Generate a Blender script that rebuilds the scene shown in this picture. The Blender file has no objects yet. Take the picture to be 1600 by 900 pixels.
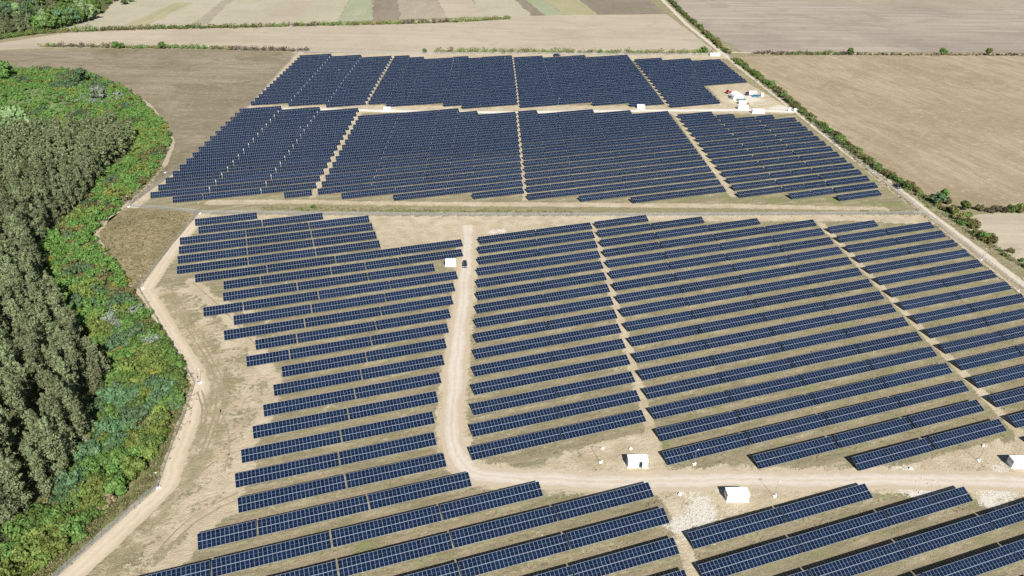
import bpy, bmesh, math, random
import numpy as np
from mathutils import Matrix, Vector

# ------------------------------------------------------------------ camera, sky, sun, exposure
scene = bpy.context.scene
col = scene.collection
R = math.radians
random.seed(7)
rng = np.random.default_rng(11)

CAM_PITCH, CAM_ROLL, CAM_YAW, CAM_H, FOCAL_PX = 0.5313007, 0.0211062, 0.3361741, 158.2374, 1109.0
_f = Vector((math.sin(CAM_YAW) * math.cos(CAM_PITCH), math.cos(CAM_YAW) * math.cos(CAM_PITCH), -math.sin(CAM_PITCH)))
_r = Vector((math.cos(CAM_YAW), -math.sin(CAM_YAW), 0.0))
_u = _r.cross(_f)
_r2 = _r * math.cos(CAM_ROLL) + _u * math.sin(CAM_ROLL)
_u2 = -_r * math.sin(CAM_ROLL) + _u * math.cos(CAM_ROLL)
cam_data = bpy.data.cameras.new('camera')
cam = bpy.data.objects.new('camera', cam_data)
col.objects.link(cam)
cam.matrix_world = Matrix(((_r2.x, _u2.x, -_f.x, 0), (_r2.y, _u2.y, -_f.y, 0), (_r2.z, _u2.z, -_f.z, CAM_H), (0, 0, 0, 1)))
cam_data.sensor_width = 36.0
cam_data.lens = FOCAL_PX / 1600.0 * 36.0
cam_data.clip_start = 1.0
cam_data.clip_end = 20000.0
scene.camera = cam

SUN_ELEV = R(40.5)
world = bpy.data.worlds.new('World')
scene.world = world
world.use_nodes = True
wn = world.node_tree
wn.nodes.clear()
sky = wn.nodes.new('ShaderNodeTexSky')
sky.sky_type = 'NISHITA'
sky.sun_disc = False
sky.sun_elevation = SUN_ELEV
sky.sun_rotation = R(180.0)
sky.altitude = 100.0
sky.dust_density = 0.5
sky.air_density = 0.8
wbg = wn.nodes.new('ShaderNodeBackground')
wbg.inputs['Strength'].default_value = 0.05
wout = wn.nodes.new('ShaderNodeOutputWorld')
wn.links.new(sky.outputs['Color'], wbg.inputs['Color'])
wn.links.new(wbg.outputs['Background'], wout.inputs['Surface'])

sun_data = bpy.data.lights.new('sun', 'SUN')
sun_data.energy = 5.0
sun_data.angle = R(0.5)
sun_data.color = (1.0, 0.968, 0.92)
sun = bpy.data.objects.new('sun', sun_data)
col.objects.link(sun)
sun.location = (0, -200, 200)
sun.rotation_euler = (R(90.0) - SUN_ELEV, 0, 0)      # light travels towards +Y, shadows fall straight up the rows

scene.view_settings.view_transform = 'Standard'
scene.view_settings.look = 'None'
scene.view_settings.exposure = 0.72
scene.view_settings.gamma = 1.0
scene.view_settings.use_curve_mapping = False
scene.cycles.use_denoising = False
scene.cycles.max_bounces = 6
scene.cycles.transparent_max_bounces = 12

# ------------------------------------------------------------------ helpers
ONES = 'zeroth first second third fourth fifth sixth seventh eighth ninth tenth eleventh twelfth thirteenth fourteenth fifteenth sixteenth seventeenth eighteenth nineteenth'.split()
TENS = {2: 'twent', 3: 'thirt', 4: 'fort', 5: 'fift', 6: 'sixt', 7: 'sevent', 8: 'eight', 9: 'ninet'}
def ordinal(n):
    if n < 20: return ONES[n]
    if n < 100:
        return TENS[n // 10] + 'ieth' if n % 10 == 0 else TENS[n // 10] + 'y-' + ONES[n % 10]
    if n == 100: return 'hundredth'
    return 'hundred-' + ordinal(n - 100) if n < 200 else 'two-hundred-' + (ordinal(n - 200) if n > 200 else 'th')

def tag(o, label=None, cat=None, group=None, kind=None):
    if label: o['label'] = label
    if cat: o['category'] = cat
    if group: o['group'] = group
    if kind: o['kind'] = kind
    return o

def link(name, data, parent=None, loc=None, rotz=None):
    o = bpy.data.objects.new(name, data)
    col.objects.link(o)
    if parent is not None: o.parent = parent
    if loc is not None: o.location = loc
    if rotz is not None: o.rotation_euler = (0, 0, rotz)
    return o

def mesh_np(name, verts, quads=None, tris=None, mats=(), mat_idx=None, smooth=False):
    me = bpy.data.meshes.new(name)
    verts = np.asarray(verts, np.float32)
    nq = 0 if quads is None else len(quads)
    nt = 0 if tris is None else len(tris)
    me.vertices.add(len(verts)); me.vertices.foreach_set('co', verts.ravel())
    loops = []
    if nq: loops.append(np.asarray(quads, np.int32).ravel())
    if nt: loops.append(np.asarray(tris, np.int32).ravel())
    loops = np.concatenate(loops)
    me.loops.add(len(loops)); me.loops.foreach_set('vertex_index', loops)
    me.polygons.add(nq + nt)
    starts = np.concatenate([np.arange(nq) * 4, nq * 4 + np.arange(nt) * 3]).astype(np.int32)
    me.polygons.foreach_set('loop_start', starts)
    for m in mats: me.materials.append(m)
    if mat_idx is not None: me.polygons.foreach_set('material_index', np.asarray(mat_idx, np.int32))
    if smooth: me.polygons.foreach_set('use_smooth', np.ones(nq + nt, bool))
    me.update(calc_edges=True)
    me.validate()
    return me

class MB:
    """collects boxes / prisms / tubes into one mesh"""
    def __init__(self): self.v = []; self.f = []; self.m = []
    def add(self, vs, fs, mi=0):
        b = len(self.v); self.v += [tuple(x) for x in vs]
        for f in fs: self.f.append(tuple(b + i for i in f)); self.m.append(mi)
        return self
    def box(self, x0, x1, y0, y1, z0, z1, mi=0, M=None):
        vs = [(x0, y0, z0), (x1, y0, z0), (x1, y1, z0), (x0, y1, z0), (x0, y0, z1), (x1, y0, z1), (x1, y1, z1), (x0, y1, z1)]
        if M is not None: vs = [tuple(M @ Vector(p)) for p in vs]
        return self.add(vs, [(3, 2, 1, 0), (4, 5, 6, 7), (0, 1, 5, 4), (1, 2, 6, 5), (2, 3, 7, 6), (3, 0, 4, 7)], mi)
    def prism(self, prof, y0, y1, mi=0, taper=None):
        """profile in x,z extruded along y; taper(z)->inset of y"""
        n = len(prof)
        t = taper or (lambda z: 0.0)
        vs = [(x, y0 + t(z), z) for x, z in prof] + [(x, y1 - t(z), z) for x, z in prof]
        fs = [(i, (i + 1) % n, n + (i + 1) % n, n + i) for i in range(n)]
        fs += [tuple(range(n - 1, -1, -1)), tuple(range(n, 2 * n))]
        return self.add(vs, fs, mi)
    def tube(self, p0, p1, r0, r1=None, n=8, mi=0, caps=True):
        r1 = r0 if r1 is None else r1
        p0, p1 = Vector(p0), Vector(p1); d = (p1 - p0).normalized()
        a = d.orthogonal().normalized(); b = d.cross(a)
        vs = []
        for p, r in ((p0, r0), (p1, r1)):
            for i in range(n):
                t = 2 * math.pi * i / n
                vs.append(p + (a * math.cos(t) + b * math.sin(t)) * r)
        fs = [(i, (i + 1) % n, n + (i + 1) % n, n + i) for i in range(n)]
        if caps: fs += [tuple(range(n - 1, -1, -1)), tuple(range(n, 2 * n))]
        return self.add(vs, fs, mi)
    def mesh(self, name, mats, smooth=False):
        me = bpy.data.meshes.new(name)
        me.from_pydata([tuple(v) for v in self.v], [], self.f)
        for m in (mats if isinstance(mats, (list, tuple)) else [mats]): me.materials.append(m)
        me.polygons.foreach_set('material_index', self.m)
        if smooth: me.polygons.foreach_set('use_smooth', [True] * len(self.f))
        me.update(calc_edges=True); me.validate()
        bm = bmesh.new(); bm.from_mesh(me); bmesh.ops.recalc_face_normals(bm, faces=bm.faces); bm.to_mesh(me); bm.free()
        return me

# ---- materials
def srgb(r, g, b):
    def c(x):
        x /= 255.0
        return x / 12.92 if x <= 0.04045 else ((x + 0.055) / 1.055) ** 2.4
    return (c(r), c(g), c(b), 1.0)

class NT:
    def __init__(self, name):
        self.m = bpy.data.materials.new(name); self.m.use_nodes = True
        self.t = self.m.node_tree; self.t.nodes.clear()
        self.out = self.n('ShaderNodeOutputMaterial')
        self.b = self.n('ShaderNodeBsdfPrincipled')
        self.l(self.b.outputs[0], self.out.inputs['Surface'])
        self._pos = None
    def n(self, t, **kw):
        x = self.t.nodes.new(t)
        for k, v in kw.items(): setattr(x, k, v)
        return x
    def l(self, a, b): self.t.links.new(a, b)
    def set(self, **kw):
        for k, v in kw.items():
            i = self.b.inputs[k.replace('_', ' ')]
            if hasattr(v, 'is_output'): self.l(v, i)
            else: i.default_value = v
        return self
    def pos(self):
        if self._pos is None: self._pos = self.n('ShaderNodeNewGeometry').outputs['Position']
        return self._pos
    def mapping(self, rot=0.0, scale=(1, 1, 1), vec=None):
        mp = self.n('ShaderNodeMapping', vector_type='TEXTURE')
        mp.inputs['Rotation'].default_value = (0, 0, rot)
        mp.inputs['Scale'].default_value = scale
        self.l(vec or self.pos(), mp.inputs['Vector'])
        return mp.outputs[0]
    def noise(self, scale, detail=3.0, rough=0.55, vec=None, dist=0.0):
        x = self.n('ShaderNodeTexNoise')
        x.inputs['Scale'].default_value = scale; x.inputs['Detail'].default_value = detail
        x.inputs['Roughness'].default_value = rough; x.inputs['Distortion'].default_value = dist
        self.l(vec or self.pos(), x.inputs['Vector'])
        return x.outputs['Fac']
    def ramp(self, fac, stops):
        x = self.n('ShaderNodeValToRGB'); e = x.color_ramp.elements
        while len(e) > len(stops): e.remove(e[-1])
        while len(e) < len(stops): e.new(1.0)
        for i, (p, c) in enumerate(stops):
            e[i].position = p; e[i].color = c if not isinstance(c, (int, float)) else (c, c, c, 1)
        self.l(fac, x.inputs[0])
        return x.outputs[0]
    def step(self, fac, lo, hi):
        x = self.n('ShaderNodeMapRange'); x.interpolation_type = 'SMOOTHSTEP'
        x.inputs['From Min'].default_value = lo; x.inputs['From Max'].default_value = hi
        self.l(fac, x.inputs['Value'])
        return x.outputs['Result']
    def math(self, op, a, b=None, c=None):
        x = self.n('ShaderNodeMath', operation=op)
        for i, v in enumerate((a, b, c)):
            if v is None: continue
            if hasattr(v, 'is_output'): self.l(v, x.inputs[i])
            else: x.inputs[i].default_value = v
        return x.outputs[0]
    def mix(self, fac, a, b, blend='MIX'):
        x = self.n('ShaderNodeMix', data_type='RGBA', blend_type=blend)
        for s, v in ((x.inputs['Factor'], fac), (x.inputs['A'], a), (x.inputs['B'], b)):
            pass
        ins = [i for i in x.inputs if i.enabled]
        for s, v in zip(ins, (fac, a, b)):
            if hasattr(v, 'is_output'): self.l(v, s)
            else: s.default_value = v
        return [o for o in x.outputs if o.enabled][0]
    def attr(self, name):
        x = self.n('ShaderNodeAttribute'); x.attribute_name = name
        return x.outputs['Fac']
    def bump(self, h, strength=0.4, dist=0.1):
        x = self.n('ShaderNodeBump'); x.inputs['Strength'].default_value = strength; x.inputs['Distance'].default_value = dist
        self.l(h, x.inputs['Height']); self.l(x.outputs[0], self.b.inputs['Normal'])
        return self

def plain(name, rgb, rough=0.6, metal=0.0, var=0.12, scale=1.5):
    t = NT(name)
    c = rgb if len(rgb) == 4 else (*rgb, 1.0)
    d = tuple(x * (1 - var) for x in c[:3]) + (1.0,)
    t.set(Base_Color=t.mix(t.noise(scale, 4), d, c), Roughness=rough, Metallic=metal)
    return t.m

# ------------------------------------------------------------------ ground
# farm ground: dry grass, bare soil, green growth and gravel shares painted per vertex (their own shapes on the land)
STRAW = (0.39, 0.345, 0.222, 1); STRAW_D = (0.18, 0.156, 0.092, 1); SOIL = (0.375, 0.303, 0.20, 1); SOIL_L = (0.48, 0.412, 0.295, 1)
OLIVE = (0.205, 0.195, 0.095, 1); GREEN = (0.145, 0.185, 0.055, 1); BROWN = (0.24, 0.18, 0.125, 1)
ROW_P, ROW_V = 10.0957, (146.853, 392.457, 562.537)

def farm_ground_material():
    t = NT('farm_ground')
    rowvec = t.mapping(scale=(4.5, 1, 1))
    nbig = t.noise(0.018, 3); nmid = t.noise(0.11, 4, 0.6); nfin = t.noise(0.7, 5, 0.7); nfine2 = t.noise(2.6, 3, 0.7)
    nrow = t.noise(0.30, 5, 0.65, vec=rowvec)
    # dry grass cover
    grass = t.mix(t.step(nrow, 0.36, 0.66), STRAW_D, STRAW)
    grass = t.mix(t.step(nfin, 0.36, 0.62), t.mix(0.75, grass, STRAW_D), grass)
    grass = t.mix(t.math('MULTIPLY', t.step(nfine2, 0.5, 0.72), 0.5), grass, (0.46, 0.40, 0.27, 1))
    mow = t.noise(0.85, 4, 0.7, vec=t.mapping(scale=(22, 1, 1)))
    grass = t.mix(t.math('MULTIPLY', t.step(mow, 0.52, 0.62), 0.45), grass, STRAW_D)
    grass = t.mix(t.math('MULTIPLY', t.step(mow, 0.40, 0.30), 0.0), grass, STRAW)
    patch = t.step(t.math('ADD', nmid, t.math('MULTIPLY', t.math('SUBTRACT', nfin, 0.5), 0.5)), 0.47, 0.60)
    sepx = t.n('ShaderNodeSeparateXYZ'); t.l(t.pos(), sepx.inputs[0])
    east = t.step(sepx.outputs['X'], 60.0, 240.0)
    grass = t.mix(t.math('MULTIPLY', patch, t.math('ADD', 0.30, t.math('MULTIPLY', east, 0.42))), grass, OLIVE)
    soil = t.mix(t.step(t.noise(0.16, 5, 0.6), 0.3, 0.7), SOIL, SOIL_L)
    soil = t.mix(t.math('MULTIPLY', t.step(nfine2, 0.45, 0.75), 0.20), soil, STRAW_D)
    # brown disturbed band between the rows
    sep = t.n('ShaderNodeSeparateXYZ'); t.l(t.pos(), sep.inputs[0])
    fr = t.math('FRACT', t.math('DIVIDE', t.math('SUBTRACT', sep.outputs['Y'], ROW_V[0]), ROW_P))
    band = t.math('MULTIPLY', t.step(fr, 0.50, 0.62), t.math('SUBTRACT', 1.0, t.step(fr, 0.78, 0.92)))
    band = t.math('MULTIPLY', band, t.attr('rows'))
    band = t.math('MULTIPLY', band, t.step(t.math('ADD', t.math('MULTIPLY', nrow, 0.7), t.math('MULTIPLY', nfin, 0.3)), 0.40, 0.58))
    c = t.mix(t.math('MULTIPLY', band, 0.65), grass, BROWN)
    # green
    g = t.math('ADD', t.attr('green'), t.math('MULTIPLY', t.math('SUBTRACT', t.math('ADD', t.math('MULTIPLY', nmid, 0.6), t.math('MULTIPLY', nfin, 0.6)), 0.6), 2.6))
    c = t.mix(t.math('MULTIPLY', t.step(g, 0.35, 0.95), 0.72), c, GREEN)
    # bare soil with ragged borders
    jit = t.math('MULTIPLY', t.math('SUBTRACT', t.math('ADD', t.math('ADD', t.math('MULTIPLY', nfin, 0.45), t.math('MULTIPLY', nmid, 0.4)), t.math('MULTIPLY', nfine2, 0.3)), 0.575), 2.6)
    s = t.step(t.math('ADD', t.attr('bare'), jit), 0.44, 0.60)
    c = t.mix(s, c, soil)
    # tufts on bare soil
    wd = t.math('ADD', t.attr('weed'), t.math('MULTIPLY', t.math('SUBTRACT', t.math('ADD', t.math('ADD', t.math('MULTIPLY', nfin, 0.4), t.math('MULTIPLY', t.noise(0.28, 4, 0.6), 0.4)), t.math('MULTIPLY', nfine2, 0.35)), 0.575), 2.9))
    weedc = t.mix(t.step(nfine2, 0.3, 0.7), (0.15, 0.135, 0.075, 1), (0.30, 0.26, 0.14, 1))
    c = t.mix(t.math('MULTIPLY', t.step(wd, 0.48, 0.66), 0.8), c, weedc)
    # pale gravel and concrete spills
    gv = t.step(t.math('ADD', t.attr('gravel'), t.math('MULTIPLY', jit, 1.5)), 0.40, 0.75)
    c = t.mix(gv, c, t.mix(t.step(nfine2, 0.35, 0.65), (0.47, 0.43, 0.36, 1), (0.62, 0.585, 0.51, 1)))
    c = t.mix(t.math('MULTIPLY', t.step(nbig, 0.35, 0.7), 0.16), c, STRAW_D)
    t.set(Base_Color=c, Roughness=0.95)
    t.b.inputs['Specular IOR Level'].default_value = 0.1
    t.bump(t.math('ADD', t.math('MULTIPLY', nfin, 1.5), t.math('MULTIPLY', nfine2, 0.8)), 0.8, 0.35)
    return t.m

FENCE_W_FAR = [(33.5, 749.6), (-15.2, 572.9), (-51.1, 460.3), (-79.7, 394.7)]
FENCE_W_NEAR = [(-44.0, 375.7), (-56.3, 334.5), (-65.4, 299.8), (-51.0, 256.8), (-39.7, 223.3), (-42.0, 207.9), (-45.3, 191.3), (-47.9, 174.6), (-59.3, 161.5), (-73.1, 145.4), (-81.7, 135.2)]
CORRIDOR = [(-44.0, 374.8), (61.1, 341.5), (178.7, 306.1), (329.2, 264.4)]
FENCE_E = [(450.7, 635.1), (392.3, 450.8), (358.9, 352.9), (332.0, 267.1), (318.0, 221.2), (304.0, 175.7)]
ROAD = [(87.4, 321.4), (83.4, 307.1), (78.0, 288.8), (70.7, 265.6), (63.7, 245.2), (57.7, 227.0), (52.1, 210.8), (47.3, 196.2), (43.2, 182.8), (40.4, 172.0), (39.1, 163.1), (40.0, 156.4), (43.8, 151.2), (52.5, 146.5), (70.5, 139.7), (89.0, 133.8), (126.4, 122.2), (164.3, 110.7), (205.1, 96.6), (219.8, 91.4)]
LANES = [[(237.2, 687.8), (127.5, 344.2)], [(118.5, 711.3), (14.5, 380.8)], [(350.4, 648.1), (243.7, 316.1)], [(151.5, 308.2), (103.8, 155.3), (96.5, 134.7)], [(267.0, 270.0), (220.8, 116.1), (217.4, 108.3)], [(95.0, 124.4), (88.5, 105.2), (85.3, 92.0)]]

def seg_dist(px, py, line):
    d = np.full(px.shape, 1e9)
    for (x0, y0), (x1, y1) in zip(line[:-1], line[1:]):
        dx, dy = x1 - x0, y1 - y0
        tt = np.clip(((px - x0) * dx + (py - y0) * dy) / (dx * dx + dy * dy), 0, 1)
        d = np.minimum(d, np.hypot(px - x0 - tt * dx, py - y0 - tt * dy))
    return d
def inside(px, py, poly):
    r = np.zeros(px.shape, bool); n = len(poly)
    for i in range(n):
        x0, y0 = poly[i]; x1, y1 = poly[(i + 1) % n]
        if y0 == y1: continue
        c = ((y0 > py) != (y1 > py)) & (px < (x1 - x0) * (py - y0) / (y1 - y0) + x0)
        r ^= c
    return r
def soft(d, w0, w1): return np.clip((w1 - d) / (w1 - w0), 0, 1)

def axis(lo, hi, st, far):
    a = np.arange(lo, hi + st * 0.5, st)
    g = []; s = st; x = hi
    while x < far: s *= 1.6; x += s; g.append(x)
    g2 = []; s = st; x = lo
    while x > -far: s *= 1.6; x -= s; g2.append(x)
    return np.concatenate([g2[::-1], a, g])

GRID = {}
def build_ground():
    xs = axis(-130.0, 440.0, 2.0, 6000.0); ys = axis(60.0, 770.0, 2.0, 6000.0)
    X, Y = np.meshgrid(xs, ys); nx, ny = len(xs), len(ys)
    verts = np.stack([X.ravel(), Y.ravel(), np.zeros(X.size)], 1)
    i = (np.arange(ny - 1)[:, None] * nx + np.arange(nx - 1)[None, :]).ravel()
    quads = np.stack([i, i + 1, i + nx + 1, i + nx], 1)
    me = mesh_np('ground', verts, quads, mats=[farm_ground_material()])
    px, py = X.ravel(), Y.ravel()
    bare = np.zeros(px.shape); green = np.zeros(px.shape); rows = ((px > -60) & (px < 335) & (py < 372)).astype(float); weed = np.zeros(px.shape); gravel = np.zeros(px.shape)
    def B(a): np.maximum(bare, a, out=bare)
    for ln in LANES: B(soft(seg_dist(px, py, ln), 1.0, 3.2) * 0.95)
    # open earth north of the near blocks and the corridor track
    top = [(40.0, 346.8), (328.6, 263.7), (328.1, 250.3), (273.2, 274.0), (240.5, 287.9), (154.2, 309.9), (149.3, 303.1), (88.8, 306.3), (74.8, 264.3), (67.4, 266.6), (77.8, 304.4), (69.6, 305.4), (41.7, 308.0)]
    B(inside(px, py, top) * 1.0)
    B(soft(seg_dist(px, py, [(-38.3, 388.8), (11.2, 374.4), (64.1, 356.2), (151.6, 329.8), (236.7, 303.1), (313.8, 276.0)]), 1.5, 5.0) * 0.95)
    B(soft(seg_dist(px, py, [(-45.6, 370.3), (34.8, 345.0), (98.2, 323.9), (177.5, 303.9), (325.9, 261.1)]), 2.5, 6.0))
    B(soft(seg_dist(px, py, FENCE_W_NEAR), 4.0, 7.5) * inside(px, py, FENCE_W_NEAR + [(300, 60), (300, 400)]))
    B(soft(seg_dist(px, py, FENCE_W_FAR), 3.5, 8.0) * (px > -85))
    B(soft(seg_dist(px, py, FENCE_E), 1.0, 5.0) * 0.8)
    B(soft(seg_dist(px, py, ROAD), 4.0, 7.5) * 0.85)
    B(inside(px, py, [(60.8, 145.5), (65.9, 151.3), (77.1, 152.6), (101.7, 153.7), (97.2, 135.9), (125.4, 130.7), (128.8, 123.9), (151.9, 115.8), (210.2, 114.3), (219.8, 110.6), (205.2, 98.8), (146.8, 118.2), (90.0, 135.7)]) * 0.72)
    B(inside(px, py, [(43.4, 148.3), (61.0, 141.6), (90.2, 132.0), (91.7, 123.0), (88.8, 110.7), (91.9, 112.0), (142.6, 113.2), (155.2, 111.4), (180.4, 102.0), (183.2, 91.2), (201.0, 93.3), (204.1, 95.8), (125.4, 120.9)]) * 0.75)
    B(inside(px, py, [(361.5, 532.2), (403.9, 532.3), (389.1, 455.2), (379.9, 447.0), (293.7, 473.9), (290.8, 488.9), (345.9, 485.4)]) * 0.9)
    B(inside(px, py, [(35.7, 746.2), (455.8, 652.2), (445.2, 618.8), (342.0, 633.2), (34.3, 726.6)]) * 0.8)
    B(inside(px, py, [(-15.2, 574.7), (397.5, 462.2), (382.6, 442.8), (-15.5, 554.1)]) * 0.75)
    # worn earth with weeds beside the western fence
    wst = [(-64.4, 297.9), (-48.7, 298.8), (-35.5, 270.3), (-19.0, 232.9), (-15.3, 211.9), (-23.0, 190.4), (-27.8, 174.2), (-37.7, 154.6), (-46.3, 141.3), (-67.9, 148.2), (-47.3, 173.7), (-39.7, 222.5)]
    ins = inside(px, py, wst)
    B(ins * 0.55)
    for ln, w in (([(-44.1, 300.3), (-18.8, 241.4), (-13.0, 215.0), (-17.9, 195.2), (-23.1, 184.3), (-25.7, 168.1), (-37.5, 150.1), (-46.3, 141.3)], 2.2), ([(-56.0, 287.1), (-34.7, 237.7), (-31.1, 213.2), (-35.5, 188.2)], 1.4), ([(-48.3, 165.1), (-33.1, 167.8), (-22.3, 173.9)], 1.3), ([(-47.9, 151.2), (-37.8, 157.0), (-26.0, 159.3)], 1.2), ([(-30.3, 245.0), (-11.7, 241.5)], 1.2), ([(-47.7, 294.5), (-31.9, 279.7), (-13.4, 258.6)], 1.2)):
        B(soft(seg_dist(px, py, ln), w * 0.6, w * 2.0))
    np.maximum(weed, soft(seg_dist(px, py, [(-53.2, 288.9), (-39.5, 247.9), (-31.2, 220.6), (-33.7, 193.8), (-42.1, 173.3), (-51.0, 158.9), (-60.3, 146.8)]), 3.0, 9.0) * ins * 0.60, out=weed)
    np.maximum(weed, soft(seg_dist(px, py, [(-5.5, 375.7), (149.6, 325.0), (318.1, 271.2)]), 1.0, 5.0) * 0.75, out=weed)
    np.maximum(weed, inside(px, py, [(43.7, 150.9), (64.2, 150.1), (76.2, 152.9), (97.1, 149.4), (89.2, 138.5), (62.0, 144.3)]) * 0.33, out=weed)
    np.maximum(weed, inside(px, py, [(-34.4, 221.6), (-23.6, 222.9), (-22.6, 218.7), (-32.2, 217.2)]) * 0.8, out=weed)
    # green growth
    for ln, w, a in (([(87.9, 149.2), (103.1, 147.5)], 5, .75), ([(98.0, 186.3), (118.4, 190.3), (141.8, 183.0), (188.5, 186.8)], 9, .32), ([(104.8, 155.0), (153.3, 159.3), (209.4, 157.8)], 10, .42), ([(194.8, 142.5), (260.5, 146.2)], 30, .28), ([(218.2, 203.5), (318.3, 196.9)], 35, .25), ([(205.3, 318.7), (240.4, 315.1), (326.9, 280.4)], 7, .62), ([(57.6, 359.0), (134.6, 334.8)], 4, .4), ([(159.3, 221.5), (215.7, 221.7)], 25, .2), ([(4.8, 134.7), (10.0, 134.8)], 3, .7), ([(17.0, 126.0), (27.1, 124.5)], 5, .5), ([(143.0, 131.8), (169.1, 126.6)], 7, .45), ([(59.7, 138.3), (69.2, 136.6)], 4, .5), ([(154.1, 82.0), (186.1, 85.4)], 14, .35), ([(90.5, 100.3), (131.8, 100.4)], 20, .12), ([(-19.5, 213.2), (30.9, 217.4)], 30, .02)):
        np.maximum(green, soft(seg_dist(px, py, ln), w * 0.3, w * 1.4) * a, out=green)
    green[py > 340] = np.maximum(green[py > 340], 0.12)
    np.maximum(green, 0.17 * np.clip((px - 90) / 110, 0, 1) * (py < 330), out=green)
    for c, rr in (([(97.8, 117.0)], 6.5), ([(98.7, 115.3)], 6.0), ([(93.9, 115.3)], 4.5), ([(138.9, 117.9)], 3.0), ([(150.5, 114.2)], 3.0), ([(169.4, 108.3)], 6.0), ([(172.8, 105.5)], 4.0), ([(166.6, 104.3)], 3.0), ([(190.3, 96.2)], 5.0), ([(184.6, 94.6)], 3.0), ([(198.6, 103.8)], 3.0), ([(111.2, 123.2)], 2.0), ([(98.0, 125.6)], 1.3), ([(97.5, 310.5)], 2.5), ([(102.4, 309.9)], 2.0), ([(85.7, 533.5)], 5.0), ([(370.5, 488.5)], 14.0), ([(381.6, 457.3)], 9.0)):
        d = np.hypot(px - c[0][0], py - c[0][1]); np.maximum(gravel, soft(d, rr * 0.2, rr * 1.9) * 0.95, out=gravel)
    np.maximum(bare, 0.25 * soft(px, 60, 130) * (py < 372), out=bare)
    for nm, a in (('bare', bare), ('green', green), ('rows', rows), ('weed', weed), ('gravel', gravel)):
        at = me.attributes.new(nm, 'FLOAT', 'POINT'); at.data.foreach_set('value', a.astype(np.float32))
    GRID.update(xs=xs, ys=ys, bare=bare.reshape(ny, nx), weed=weed.reshape(ny, nx), green=green.reshape(ny, nx))
    g = link('ground', me); tag(g, 'dry grass and bare tan soil under the solar tables', None, None, 'structure')
    return g
build_ground()

# ---- flat sheets laid on the ground
def densify(line, st):
    out = []
    for (x0, y0), (x1, y1) in zip(line[:-1], line[1:]):
        n = max(1, int(math.hypot(x1 - x0, y1 - y0) / st))
        for i in range(n): out.append((x0 + (x1 - x0) * i / n, y0 + (y1 - y0) * i / n))
    out.append(line[-1]); return out
def smooth_line(line, it=2):
    for _ in range(it):
        out = [line[0]]
        for a, b in zip(line[:-1], line[1:]):
            out += [(a[0] * .75 + b[0] * .25, a[1] * .75 + b[1] * .25), (a[0] * .25 + b[0] * .75, a[1] * .25 + b[1] * .75)]
        out.append(line[-1]); line = out
    return line
def strip(name, line, width, z, mat, jitter=0.25, st=1.6, wfun=None):
    ln = densify(line, st); vs = []; prev = [0.0, 0.0]
    for i, p in enumerate(ln):
        a = ln[max(0, i - 1)]; b = ln[min(len(ln) - 1, i + 1)]
        dx, dy = b[0] - a[0], b[1] - a[1]; L = math.hypot(dx, dy) or 1
        nx, ny = -dy / L, dx / L
        w = width * 0.5 if wfun is None else wfun(i / max(1, len(ln) - 1)) * 0.5
        for k, s in enumerate((1, -1)):
            prev[k] = prev[k] * 0.75 + random.uniform(-jitter, jitter)
            vs.append((p[0] + nx * s * (w + prev[k]), p[1] + ny * s * (w + prev[k]), z))
    q = [(2 * i, 2 * i + 1, 2 * i + 3, 2 * i + 2) for i in range(len(ln) - 1)]
    me = mesh_np(name, vs, q, mats=[mat]); ul = me.uv_layers.new(name='UVMap')
    vi = np.zeros(len(me.loops), np.int32); me.loops.foreach_get('vertex_index', vi)
    uv = np.stack([np.where(vi % 2 == 0, 1.0, -1.0) * width * 0.5, (vi // 2) * st], 1).astype(np.float32); ul.data.foreach_set('uv', uv.ravel())
    o = link(name, me); o['kind'] = 'structure'
    return o
def sheet(name, poly, z, mat, jitter=1.0, st=10.0):
    ln = densify(poly + [poly[0]], st)[:-1]
    vs = [(x + random.uniform(-jitter, jitter), y + random.uniform(-jitter, jitter), z) for x, y in ln]
    bm = bmesh.new(); f = bm.faces.new([bm.verts.new(v) for v in vs])
    bmesh.ops.triangulate(bm, faces=[f]); 
    for f in bm.faces:
        if f.normal.z < 0: f.normal_flip()
    me = bpy.data.meshes.new(name); bm.to_mesh(me); bm.free(); me.materials.append(mat)
    o = link(name, me); o['kind'] = 'structure'
    return o

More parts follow.
